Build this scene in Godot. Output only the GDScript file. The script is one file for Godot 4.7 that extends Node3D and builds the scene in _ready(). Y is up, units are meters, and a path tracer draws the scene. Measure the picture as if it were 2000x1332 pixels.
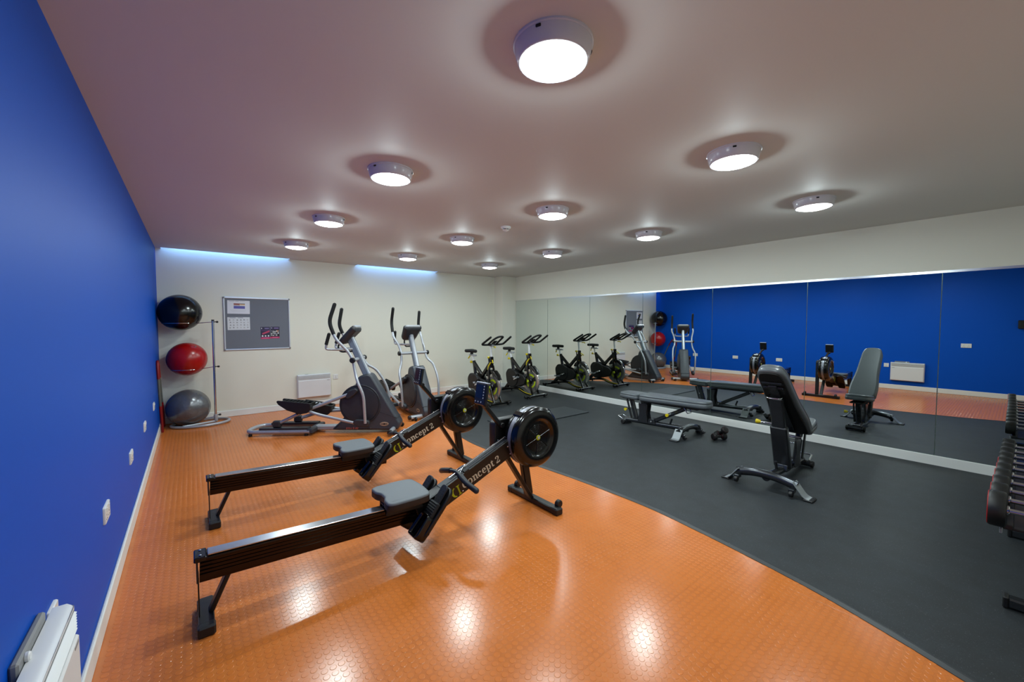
extends Node3D
# A gym: studded orange rubber floor, black rubber flooring with a curved edge, mirror wall, rowers, ellipticals, indoor cycles, benches.
# Axes: blue wall x = 0, far wall z = -DEEP, mirror wall x = WIDE, wall behind the camera z = BACK. Metres.
const WIDE := 6.33
const DEEP := 7.676
const BACK := 0.62
const HIGH := 2.532
const SLOTS := [[0.06, 1.68], [2.77, 4.41]]
const PITCH := 0.0343
const EDGE := [[5.22, -7.68], [4.42, -6.76], [3.62, -5.75], [3.18, -4.8], [3.05, -4.2], [3.06, -3.6], [3.14, -3.0], [3.19, -2.4], [3.2, -1.8], [3.15, -1.36], [3.1, -1.04], [3.02, -0.64], [2.92, -0.32], [2.83, -0.08], [2.56, 0.62]]

var X := Transform3D.IDENTITY
var smooth_id := 1
var taken := {}
var M := {}
var rng := RandomNumberGenerator.new()
var eye: Camera3D


func _ready() -> void:
	rng.seed = 7
	stage()
	materials()
	room()
	floors()
	mirrors()
	lamps()
	wall_things()
	ball_corner()
	rowers()
	ellipticals()
	cycles()
	benches()
	weights()


# ---------------------------------------------------------------- camera, environment, exposure
func stage() -> void:
	eye = Camera3D.new()
	eye.name = "camera"
	eye.position = Vector3(0.3724, 1.46, 0.0)
	eye.rotation = Vector3(deg_to_rad(-2.488), deg_to_rad(-38.413), 0.0)
	eye.fov = 80.287
	eye.near = 0.02
	eye.far = 60.0
	add_child(eye)
	eye.current = true
	var w := WorldEnvironment.new()
	w.name = "environment"
	var e := Environment.new()
	e.background_mode = Environment.BG_COLOR
	e.background_color = Color.BLACK
	e.ambient_light_source = Environment.AMBIENT_SOURCE_DISABLED
	e.tonemap_mode = Environment.TONE_MAPPER_LINEAR
	e.tonemap_exposure = 1.16
	e.sdfgi_enabled = true
	e.ssao_enabled = true
	e.ssil_enabled = true
	w.environment = e
	add_child(w)


# ---------------------------------------------------------------- materials
func paint(called: String, c: Color, rough := 0.5, metal := 0.0, spec := 0.5) -> StandardMaterial3D:
	var m := StandardMaterial3D.new()
	m.resource_name = called
	m.albedo_color = c
	m.roughness = rough
	m.metallic = metal
	m.metallic_specular = spec
	M[called] = m
	return m


func noise_image(size: int, freq: float, octaves: int, sd: int) -> Image:
	var n := FastNoiseLite.new()
	n.seed = sd
	n.frequency = freq
	n.fractal_octaves = octaves
	return n.get_seamless_image(size, size)


func tinted(im: Image, lo: Color, hi: Color) -> ImageTexture:
	var out := Image.create(im.get_width(), im.get_height(), false, Image.FORMAT_RGB8)
	for y in im.get_height():
		for x in im.get_width():
			out.set_pixel(x, y, lo.lerp(hi, im.get_pixel(x, y).r))
	return ImageTexture.create_from_image(out)


func world_mapped(m: StandardMaterial3D, per_metre: float, in_world := true) -> void:
	m.uv1_triplanar = true
	m.uv1_world_triplanar = in_world
	m.uv1_scale = Vector3.ONE * per_metre


func materials() -> void:
	var mottled := noise_image(256, 0.02, 5, 11)
	paint("blue_paint", Color(0.0, 0.3, 0.71), 0.5, 0.0, 0.25)
	paint("cream_paint", Color(0.87, 0.86, 0.80), 0.55)
	paint("ceiling_paint", Color(0.83, 0.82, 0.80), 0.66, 0.0, 0.35)
	paint("skirting_paint", Color(0.88, 0.88, 0.86), 0.4)
	for k in 3:
		var base := Color(0.80, 0.445, 0.185).lerp(Color(0.785, 0.433, 0.18), k * 0.5)
		var m := paint("orange_rubber_%d" % k, Color.WHITE, 0.2)
		m.albedo_texture = tinted(mottled, base.darkened(0.05), base.lightened(0.04))
		world_mapped(m, 0.9 + 0.1 * k)
	var s := paint("orange_stud", Color(0.80, 0.445, 0.185), 0.2)
	s.resource_name = "orange_stud"
	paint("screed", Color(0.2, 0.09, 0.04), 0.9)
	# black recycled rubber with pale crumbs
	var im := Image.create(1024, 1024, false, Image.FORMAT_RGB8)
	var cloud := noise_image(1024, 0.006, 4, 5)
	var fine := noise_image(1024, 0.2, 2, 6)
	for y in 1024:
		for x in 1024:
			var v := 0.118 + 0.045 * (cloud.get_pixel(x, y).r - 0.5) + 0.075 * (fine.get_pixel(x, y).r - 0.5)
			im.set_pixel(x, y, Color(v * 0.84, v * 1.0, v * 1.13))
	for k in 7000:
		var p := Vector2i(rng.randi() % 1020, rng.randi() % 1020)
		var v := rng.randf_range(0.16, 0.31)
		im.fill_rect(Rect2i(p, Vector2i(1 + rng.randi() % 3, 1 + rng.randi() % 3)), Color(v, v * 1.03, v * 1.06))
	var r := paint("black_rubber", Color.WHITE, 0.62)
	r.albedo_texture = ImageTexture.create_from_image(im)
	world_mapped(r, 0.8)
	paint("edge_rubber", Color(0.13, 0.14, 0.15), 0.45)
	paint("mat_vinyl", Color(0.15, 0.17, 0.185), 0.5)
	var mi := paint("mirror", Color(0.86, 0.885, 0.875), 0.0, 1.0)
	mi.metallic_specular = 1.0
	paint("mirror_edge", Color(0.42, 0.52, 0.49), 0.15, 0.6)
	paint("aluminium", Color(0.86, 0.87, 0.88), 0.22, 1.0)
	paint("frame_silver", Color(0.8, 0.81, 0.83), 0.3, 0.35)
	paint("steel", Color(0.78, 0.79, 0.82), 0.2, 1.0)
	paint("chrome", Color(0.82, 0.83, 0.85), 0.1, 1.0)
	paint("silver_paint", Color(0.66, 0.67, 0.69), 0.32, 0.35)
	paint("white_metal", Color(0.85, 0.85, 0.85), 0.35)
	paint("white_plastic", Color(0.86, 0.86, 0.85), 0.3)
	paint("lamp_plastic", Color(0.80, 0.80, 0.83), 0.22)
	paint("vent_grey", Color(0.5, 0.5, 0.5), 0.5)
	paint("dark_slot", Color(0.03, 0.03, 0.03), 0.7)
	paint("black_gloss", Color(0.018, 0.018, 0.02), 0.2)
	paint("black_satin", Color(0.025, 0.025, 0.028), 0.38)
	paint("black_rail", Color(0.2, 0.165, 0.14), 0.17, 0.9)
	paint("black_plastic", Color(0.035, 0.036, 0.04), 0.5)
	paint("black_foam", Color(0.03, 0.03, 0.032), 0.75)
	paint("grip_blue", Color(0.06, 0.075, 0.105), 0.5)
	paint("seat_grey", Color(0.37, 0.39, 0.405), 0.5)
	paint("seat_edge", Color(0.10, 0.095, 0.095), 0.6)
	paint("strap", Color(0.09, 0.095, 0.105), 0.8)
	paint("band_steel", Color(0.5, 0.5, 0.54), 0.4, 0.45)
	paint("monitor_case", Color(0.03, 0.035, 0.06), 0.35)
	paint("screen_grey", Color(0.07, 0.085, 0.13), 0.18)
	paint("button_pale", Color(0.6, 0.62, 0.68), 0.4)
	paint("logo_lime", Color(0.62, 0.66, 0.06), 0.4)
	paint("logo_pale", Color(0.72, 0.68, 0.6), 0.4)
	paint("machine_grey", Color(0.205, 0.22, 0.25), 0.42)
	paint("machine_dark", Color(0.145, 0.152, 0.175), 0.45)
	paint("machine_light", Color(0.46, 0.50, 0.55), 0.35, 0.2)
	paint("logo_red", Color(0.75, 0.36, 0.3), 0.4)
	paint("badge", Color(0.62, 0.55, 0.47), 0.35, 0.4)
	paint("yellow", Color(0.83, 0.74, 0.05), 0.4)
	paint("lime", Color(0.66, 0.72, 0.06), 0.4)
	paint("flywheel_grey", Color(0.50, 0.50, 0.50), 0.3, 0.7)
	paint("flywheel_rim", Color(0.75, 0.75, 0.74), 0.2, 0.9)
	paint("pad_vinyl", Color(0.33, 0.35, 0.365), 0.32)
	paint("pad_back", Color(0.03, 0.03, 0.03), 0.6)
	paint("gunmetal", Color(0.27, 0.28, 0.295), 0.24, 0.75)
	paint("foot_pad", Color(0.55, 0.57, 0.58), 0.35, 0.3)
	paint("urethane", Color(0.05, 0.052, 0.055), 0.45)
	paint("red_ring", Color(0.60, 0.02, 0.04), 0.4)
	paint("maroon", Color(0.16, 0.02, 0.035), 0.4)
	paint("board_felt", Color(0.43, 0.445, 0.48), 0.9)
	paint("ball_black", Color(0.02, 0.02, 0.021), 0.2)
	paint("ball_red", Color(0.62, 0.035, 0.04), 0.27)
	var sb := paint("ball_silver", Color(0.42, 0.425, 0.435), 0.26, 0.5)
	var dents := noise_image(256, 0.012, 3, 21)
	dents.bump_map_to_normal_map(5.0)
	sb.normal_enabled = true
	sb.normal_texture = ImageTexture.create_from_image(dents)
	sb.normal_scale = 0.5
	world_mapped(sb, 2.0, false)
	paint("pole_red", Color(0.5, 0.03, 0.06), 0.45)
	paint("pole_grey", Color(0.36, 0.38, 0.35), 0.5)
	var g := paint("lamp_glow", Color(1, 1, 1), 0.4)
	g.emission_enabled = true
	g.emission = Color(1.0, 0.985, 0.97)
	g.emission_energy_multiplier = 8.0
	var c := paint("strip_glow", Color(0.8, 0.9, 1.0), 0.4)
	c.emission_enabled = true
	c.emission = Color(0.55, 0.75, 1.0)
	c.emission_energy_multiplier = 4.0


# ---------------------------------------------------------------- shape helpers: all add triangles to a SurfaceTool, in the frame X
func surface() -> SurfaceTool:
	var st := SurfaceTool.new()
	st.begin(Mesh.PRIMITIVE_TRIANGLES)
	return st


func flat(st: SurfaceTool) -> void:
	st.set_smooth_group(-1)


func rounded(st: SurfaceTool) -> void:
	smooth_id += 1
	st.set_smooth_group(smooth_id)


func tri(st: SurfaceTool, a: Vector3, b: Vector3, c: Vector3, out: Vector3) -> void:
	var n := (c - a).cross(b - a)
	if n.length_squared() < 1e-16:
		return
	if n.dot(out) < 0.0:
		var t := b
		b = c
		c = t
	st.add_vertex(X * a)
	st.add_vertex(X * b)
	st.add_vertex(X * c)


func quad(st: SurfaceTool, a: Vector3, b: Vector3, c: Vector3, d: Vector3, out: Vector3) -> void:
	tri(st, a, b, c, out)
	tri(st, a, c, d, out)


func box(st: SurfaceTool, at: Vector3, size: Vector3, bevel := 0.0, turn := Basis.IDENTITY) -> void:
	var h := size * 0.5
	var e := minf(bevel, minf(h.x, minf(h.y, h.z)) * 0.95)
	flat(st)
	for ax in 3:
		var u := (ax + 1) % 3
		var v := (ax + 2) % 3
		for s in [-1.0, 1.0]:
			var q: Array[Vector3] = []
			for k in [[-1, -1], [1, -1], [1, 1], [-1, 1]]:
				var p := Vector3.ZERO
				p[ax] = s * h[ax]
				p[u] = k[0] * (h[u] - e)
				p[v] = k[1] * (h[v] - e)
				q.append(at + turn * p)
			var o := Vector3.ZERO
			o[ax] = s
			quad(st, q[0], q[1], q[2], q[3], turn * o)
	if e <= 0.0:
		return
	for ax in 3:
		var u := (ax + 1) % 3
		var v := (ax + 2) % 3
		for su in [-1.0, 1.0]:
			for sv in [-1.0, 1.0]:
				var q: Array[Vector3] = []
				for k in [[-1, 0], [1, 0], [1, 1], [-1, 1]]:
					var p := Vector3.ZERO
					p[ax] = k[0] * (h[ax] - e)
					p[u] = su * (h[u] - (e if k[1] else 0.0))
					p[v] = sv * (h[v] - (0.0 if k[1] else e))
					q.append(at + turn * p)
				var o := Vector3.ZERO
				o[u] = su
				o[v] = sv
				quad(st, q[0], q[1], q[2], q[3], turn * o)
	for sx in [-1.0, 1.0]:
		for sy in [-1.0, 1.0]:
			for sz in [-1.0, 1.0]:
				var s := Vector3(sx, sy, sz)
				var q: Array[Vector3] = []
				for k in 3:
					var p := (h - Vector3.ONE * e) * s
					p[k] = s[k] * h[k]
					q.append(at + turn * p)
				tri(st, q[0], q[1], q[2], turn * s)


func frame_along(way: Vector3, up := Vector3.UP) -> Basis:
	# x along the way, y as near to up as may be
	var x := way.normalized()
	var z := x.cross(up)
	if z.length() < 1e-4:
		z = x.cross(Vector3.RIGHT)
	z = z.normalized()
	return Basis(x, z.cross(x).normalized(), z)


func beam(st: SurfaceTool, a: Vector3, b: Vector3, high: float, wide: float, bevel := 0.004, up := Vector3.UP) -> void:
	box(st, (a + b) * 0.5, Vector3(a.distance_to(b), high, wide), bevel, frame_along(b - a, up))


func bent(points: Array, radius: float, steps := 5, closed := false) -> Array[Vector3]:
	var out: Array[Vector3] = []
	var n := points.size()
	for i in n:
		var p: Vector3 = points[i]
		if not closed and (i == 0 or i == n - 1):
			out.append(p)
			continue
		var a: Vector3 = points[(i + n - 1) % n]
		var b: Vector3 = points[(i + 1) % n]
		var d := minf(radius, minf(a.distance_to(p), b.distance_to(p)) * 0.48)
		var p0 := p + (a - p).normalized() * d
		var p1 := p + (b - p).normalized() * d
		for k in steps + 1:
			var t := float(k) / steps
			out.append(p0.lerp(p, t).lerp(p.lerp(p1, t), t))
	return out


func tube(st: SurfaceTool, points: Array, radius: float, sides := 10, closed := false, end_radius := -1.0) -> void:
	var n := points.size()
	var rings := []
	var tangent: Array[Vector3] = []
	for i in n:
		var a: Vector3 = points[(i + n - 1) % n] if closed else points[maxi(i - 1, 0)]
		var b: Vector3 = points[(i + 1) % n] if closed else points[mini(i + 1, n - 1)]
		tangent.append((b - a).normalized())
	var side := tangent[0].cross(Vector3.UP)
	if side.length() < 0.05:
		side = tangent[0].cross(Vector3.RIGHT)
	side = side.normalized()
	for i in n:
		if i:
			side = (side - tangent[i] * side.dot(tangent[i])).normalized()
		var up := side.cross(tangent[i])
		var r := radius if end_radius < 0.0 else lerpf(radius, end_radius, float(i) / (n - 1))
		var ring: Array[Vector3] = []
		for k in sides:
			var w := TAU * k / sides
			ring.append(points[i] + (side * cos(w) + up * sin(w)) * r)
		rings.append(ring)
	rounded(st)
	for i in (n if closed else n - 1):
		var a: Array = rings[i]
		var b: Array = rings[(i + 1) % n]
		var shift := 0
		if closed and i == n - 1:
			var best := INF
			for k in sides:
				var d: float = a[0].distance_squared_to(b[k])
				if d < best:
					best = d
					shift = k
		for k in sides:
			var k2 := (k + 1) % sides
			quad(st, a[k], a[k2], b[(k2 + shift) % sides], b[(k + shift) % sides], a[k] + a[k2] - points[i] * 2.0)
	if closed:
		return
	flat(st)
	for e in [0, n - 1]:
		var o := tangent[e] * (-1.0 if e == 0 else 1.0)
		for k in range(1, sides - 1):
			tri(st, rings[e][0], rings[e][k], rings[e][k + 1], o)


func sweep(st: SurfaceTool, points: Array, shape: PackedVector2Array, up := Vector3.UP, caps := true) -> void:
	# shape: x to the side, y up; counter-clockwise
	var n := points.size()
	var m := shape.size()
	var rings := []
	var ways: Array[Vector3] = []
	for i in n:
		var t: Vector3 = (points[mini(i + 1, n - 1)] - points[maxi(i - 1, 0)]).normalized()
		var side := t.cross(up).normalized()
		var u := side.cross(t)
		var ring: Array[Vector3] = []
		for p in shape:
			ring.append(points[i] + side * p.x + u * p.y)
		rings.append(ring)
		ways.append(t)
	for k in m:
		var k2 := (k + 1) % m
		rounded(st)
		for i in n - 1:
			var t := ways[i]
			var side := t.cross(up).normalized()
			var d := shape[k2] - shape[k]
			quad(st, rings[i][k], rings[i][k2], rings[i + 1][k2], rings[i + 1][k], side * d.y - side.cross(t) * d.x)
	if caps:
		flat(st)
		var ix := Geometry2D.triangulate_polygon(shape)
		for e in [0, n - 1]:
			var o := ways[e] * (-1.0 if e == 0 else 1.0)
			for k in range(0, ix.size(), 3):
				tri(st, rings[e][ix[k]], rings[e][ix[k + 1]], rings[e][ix[k + 2]], o)


func lathe(st: SurfaceTool, profile: Array, seg := 24, at := Transform3D.IDENTITY, crease := 0.6) -> void:
	# profile of Vector2(radius, height); the outside lies to the right of its direction (going up means facing out)
	rounded(st)
	var last := Vector2.ZERO
	for i in profile.size() - 1:
		var a: Vector2 = profile[i]
		var b: Vector2 = profile[i + 1]
		var d := (b - a).normalized()
		if i and absf(d.angle_to(last)) > crease:
			rounded(st)
		last = d
		for k in seg:
			var w0 := TAU * k / seg
			var w1 := TAU * (k + 1) / seg
			var c0 := Vector3(cos(w0), 0, sin(w0))
			var c1 := Vector3(cos(w1), 0, sin(w1))
			var up := Vector3.UP
			var o := at.basis * ((c0 + c1).normalized() * d.y - up * d.x)
			quad(st, at * (c0 * a.x + up * a.y), at * (c1 * a.x + up * a.y), at * (c1 * b.x + up * b.y), at * (c0 * b.x + up * b.y), o)


func spin_z(at: Vector3) -> Transform3D:
	return Transform3D(Basis(Vector3.RIGHT, PI / 2), at)


func spin_x(at: Vector3) -> Transform3D:
	return Transform3D(Basis(Vector3.BACK, -PI / 2), at)


func disc(st: SurfaceTool, radius: float, thick: float, at: Transform3D, bevel := 0.003, seg := 20) -> void:
	var h := thick * 0.5
	var e := minf(bevel, minf(h, radius) * 0.9)
	lathe(st, [Vector2(0, -h), Vector2(radius - e, -h), Vector2(radius, -h + e), Vector2(radius, h - e), Vector2(radius - e, h), Vector2(0, h)], seg, at)


func ball(st: SurfaceTool, radius: float, at: Vector3, rows := 24, seg := 40, squash := 1.0) -> void:
	var p := []
	for k in rows + 1:
		var w := -PI / 2 + PI * k / rows
		p.append(Vector2(maxf(cos(w), 0.0) * radius, sin(w) * radius * squash))
	lathe(st, p, seg, Transform3D(Basis.IDENTITY, at), 9.0)


func inset(shape: PackedVector2Array, d: float) -> PackedVector2Array:
	var out := PackedVector2Array()
	var n := shape.size()
	for i in n:
		var a := (shape[i] - shape[(i + n - 1) % n]).normalized()
		var b := (shape[(i + 1) % n] - shape[i]).normalized()
		var na := Vector2(a.y, -a.x)
		var nb := Vector2(b.y, -b.x)
		out.append(shape[i] - (na + nb) / maxf(1.0 + na.dot(nb), 0.35) * d)
	return out


func layered(st: SurfaceTool, shape: PackedVector2Array, layers: Array, at := Transform3D.IDENTITY, crease := 0.6) -> void:
	# shape lies in local x and z (as x, -y, so that counter-clockwise faces up); layers of [inset, height]
	if Geometry2D.is_polygon_clockwise(shape):
		shape.reverse()
	var n := shape.size()
	var rings := []
	for l in layers:
		var ring: Array[Vector3] = []
		for p in inset(shape, l[0]):
			ring.append(at * Vector3(p.x, l[1], -p.y))
		rings.append(ring)
	var first := 0
	for i in n:
		if absf((shape[i] - shape[(i + n - 1) % n]).angle_to(shape[(i + 1) % n] - shape[i])) > crease:
			first = i
			break
	rounded(st)
	for j in n:
		var i := (first + j) % n
		var i2 := (i + 1) % n
		if absf((shape[i] - shape[(i + n - 1) % n]).angle_to(shape[i2] - shape[i])) > crease:
			rounded(st)
		var d := (shape[i2] - shape[i]).normalized()
		for l in layers.size() - 1:
			var slope := Vector2(layers[l + 1][0] - layers[l][0], layers[l + 1][1] - layers[l][1])
			var o := at.basis * (Vector3(d.y, 0, d.x) * slope.y + Vector3.UP * slope.x)
			quad(st, rings[l][i], rings[l][i2], rings[l + 1][i2], rings[l + 1][i], o)
	flat(st)
	var last := layers.size() - 1
	for e in [0, last]:
		var ix := Geometry2D.triangulate_polygon(inset(shape, layers[e][0]))
		if ix.is_empty():
			ix = Geometry2D.triangulate_polygon(shape)
		var o := at.basis * (Vector3.DOWN if e == 0 else Vector3.UP)
		for k in range(0, ix.size(), 3):
			tri(st, rings[e][ix[k]], rings[e][ix[k + 1]], rings[e][ix[k + 2]], o)


func slab(thick: float, edge: float) -> Array:
	# layers of a plate with rounded edges, lying on height 0
	return [[edge, 0.0], [edge * 0.3, edge * 0.3], [0.0, edge], [0.0, thick - edge], [edge * 0.3, thick - edge * 0.3], [edge, thick]]


func upright(at: Vector3) -> Transform3D:
	# for layered(): the shape stands in the x-y plane, thickness along +z
	return Transform3D(Basis(Vector3.RIGHT, PI / 2), at)


func shape(points: Array, radius := 0.0, steps := 4) -> PackedVector2Array:
	var out := PackedVector2Array()
	var n := points.size()
	for i in n:
		var p := Vector2(points[i][0], points[i][1])
		var a := Vector2(points[(i + n - 1) % n][0], points[(i + n - 1) % n][1])
		var b := Vector2(points[(i + 1) % n][0], points[(i + 1) % n][1])
		if radius <= 0.0:
			out.append(p)
			continue
		var d := minf(radius, minf(a.distance_to(p), b.distance_to(p)) * 0.45)
		var p0 := p + (a - p).normalized() * d
		var p1 := p + (b - p).normalized() * d
		for k in steps + 1:
			var t := float(k) / steps
			out.append(p0.lerp(p, t).lerp(p.lerp(p1, t), t))
	return out


func rectangle(w: float, h: float, radius := 0.0, steps := 4) -> PackedVector2Array:
	return shape([[-w / 2, -h / 2], [w / 2, -h / 2], [w / 2, h / 2], [-w / 2, h / 2]], radius, steps)


# ---------------------------------------------------------------- nodes
func numbered(called: String) -> String:
	taken[called] = taken.get(called, -1) + 1
	return called if taken[called] == 0 else "%s_%03d" % [called, taken[called]]


func tag(o: Node, label: String, category := "", group := "") -> void:
	o.set_meta("label", label)
	if category:
		o.set_meta("category", category)
	if group:
		o.set_meta("group", group)


func thing(called: String, label: String, category: String, at := Vector3.ZERO, turn := 0.0, group := "") -> Node3D:
	var o := Node3D.new()
	o.name = numbered(called)
	add_child(o)
	o.position = at
	o.rotation_degrees.y = turn
	tag(o, label, category, group)
	return o


func piece(st: SurfaceTool, called: String, material: String, under: Node = null, label := "") -> MeshInstance3D:
	st.generate_normals()
	var mesh := st.commit()
	mesh.surface_set_material(0, M[material])
	return put(mesh, called, under, label)


func put(mesh: Mesh, called: String, under: Node = null, label := "") -> MeshInstance3D:
	var o := MeshInstance3D.new()
	o.mesh = mesh
	if under == null:
		o.name = numbered(called)
		add_child(o)
	else:
		o.name = called
		under.add_child(o, true)
	if label:
		o.set_meta("label", label)
	return o


func again(source: Node3D, called: String, label: String, at: Vector3, turn: float) -> Node3D:
	var o: Node3D = source.duplicate()
	o.name = numbered(called)
	add_child(o)
	o.position = at
	o.rotation_degrees.y = turn
	o.set_meta("label", label)
	return o


func built(called: String, st: SurfaceTool, material: String) -> MeshInstance3D:
	var o := piece(st, called, material)
	o.set_meta("kind", "structure")
	return o


func lettering(text: String, height: float, material: String, called: String, under: Node, at: Transform3D, font_name := "Droid Serif", bold := true) -> MeshInstance3D:
	var f := SystemFont.new()
	f.font_names = PackedStringArray([font_name])
	f.font_weight = 700 if bold else 400
	var t := TextMesh.new()
	t.text = text
	t.font = f
	t.font_size = 32
	t.pixel_size = height / 32.0
	t.depth = 0.0012
	t.curve_step = 2.0
	t.material = M[material]
	var o := put(t, called, under)
	o.transform = at
	return o


# ---------------------------------------------------------------- the room
func block(st: SurfaceTool, lo: Vector3, hi: Vector3) -> void:
	box(st, (lo + hi) * 0.5, hi - lo)


func room() -> void:
	var st := surface()
	block(st, Vector3(-0.2, -0.1, -DEEP - 0.2), Vector3(0, HIGH + 0.4, BACK + 0.2))
	built("wall_left", st, "blue_paint")
	st = surface()
	block(st, Vector3(0, -0.1, -DEEP - 0.2), Vector3(WIDE, HIGH + 0.4, -DEEP))
	built("wall_far", st, "cream_paint")
	st = surface()
	block(st, Vector3(WIDE, -0.1, -DEEP - 0.2), Vector3(WIDE + 0.2, HIGH + 0.4, BACK + 0.2))
	built("wall_right", st, "cream_paint")
	st = surface()
	block(st, Vector3(0, -0.1, BACK), Vector3(WIDE, HIGH + 0.4, BACK + 0.2))
	built("wall_back", st, "cream_paint")
	st = surface()
	block(st, Vector3(5.94, 0, -DEEP), Vector3(WIDE, HIGH, -7.37))
	built("wall_corner_column", st, "cream_paint")
	# ceiling with two open slots along the far wall, closed above
	var lip := -7.545
	st = surface()
	block(st, Vector3(0, HIGH, lip), Vector3(WIDE, HIGH + 0.3, BACK))
	var x := 0.0
	for s in SLOTS:
		block(st, Vector3(x, HIGH, -DEEP), Vector3(s[0], HIGH + 0.3, lip))
		block(st, Vector3(s[0], HIGH + 0.2, -DEEP), Vector3(s[1], HIGH + 0.3, lip))
		x = s[1]
	block(st, Vector3(x, HIGH, -DEEP), Vector3(WIDE, HIGH + 0.3, lip))
	built("ceiling", st, "ceiling_paint")
	# skirting
	for a in [["baseboard_left", Vector3(0, 0, -DEEP), Vector3(0.016, 0.1, BACK)], ["baseboard_far", Vector3(0.016, 0, -DEEP), Vector3(5.94, 0.1, -DEEP + 0.016)], ["baseboard_column", Vector3(5.924, 0, -DEEP + 0.016), Vector3(WIDE, 0.1, -7.354)], ["baseboard_back", Vector3(0.016, 0, BACK - 0.016), Vector3(WIDE, 0.1, BACK)]]:
		st = surface()
		if a[0] == "baseboard_column":
			block(st, Vector3(5.924, 0, -DEEP + 0.016), Vector3(5.94, 0.1, -7.354))
			block(st, Vector3(5.94, 0, -7.37), Vector3(WIDE - 0.02, 0.1, -7.354))
		else:
			var mid: Vector3 = (a[1] + a[2]) * 0.5
			box(st, mid, a[2] - a[1], 0.005)
		built(a[0], st, "skirting_paint")
	# plinth under the mirrors and channel over them
	st = surface()
	box(st, Vector3(WIDE - 0.011, 0.0525, (-7.354 + BACK) * 0.5), Vector3(0.022, 0.105, BACK + 7.354), 0.003)
	built("trim_1", st, "skirting_paint").set_meta("label", "white plinth board under the mirrors")
	st = surface()
	block(st, Vector3(WIDE - 0.014, 1.98, -7.36), Vector3(WIDE, 1.992, BACK))
	block(st, Vector3(WIDE - 0.014, 1.968, -7.36), Vector3(WIDE - 0.011, 1.98, BACK))
	built("trim_2", st, "aluminium").set_meta("label", "bright metal channel along the top of the mirrors")
	# thin white bead round the slots
	for k in 2:
		st = surface()
		var s: Array = SLOTS[k]
		block(st, Vector3(s[0], HIGH - 0.006, lip - 0.003), Vector3(s[1], HIGH + 0.012, lip + 0.003))
		for e in 2:
			block(st, Vector3(s[e] - 0.004, HIGH - 0.006, -DEEP), Vector3(s[e] + 0.004, HIGH + 0.01, lip))
		built("trim_%d" % (k + 3), st, "white_metal")


func edge_x(z: float) -> float:
	for i in EDGE.size() - 1:
		if z <= EDGE[i + 1][1]:
			return lerpf(EDGE[i][0], EDGE[i + 1][0], clampf((z - EDGE[i][1]) / (EDGE[i + 1][1] - EDGE[i][1]), 0.0, 1.0))
	return EDGE[-1][0]


func edge_curve() -> Array[Vector2]:
	var c := Curve2D.new()
	var n := EDGE.size()
	for i in n:
		var a: Array = EDGE[maxi(i - 1, 0)]
		var b: Array = EDGE[mini(i + 1, n - 1)]
		var t := Vector2(b[0] - a[0], b[1] - a[1]) / 6.0
		c.add_point(Vector2(EDGE[i][0], EDGE[i][1]), -t, t)
	var out: Array[Vector2] = []
	for i in n - 1:
		for k in 6:
			out.append(c.sample(i, k / 6.0))
	out.append(Vector2(EDGE[-1][0], EDGE[-1][1]))
	return out


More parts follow.
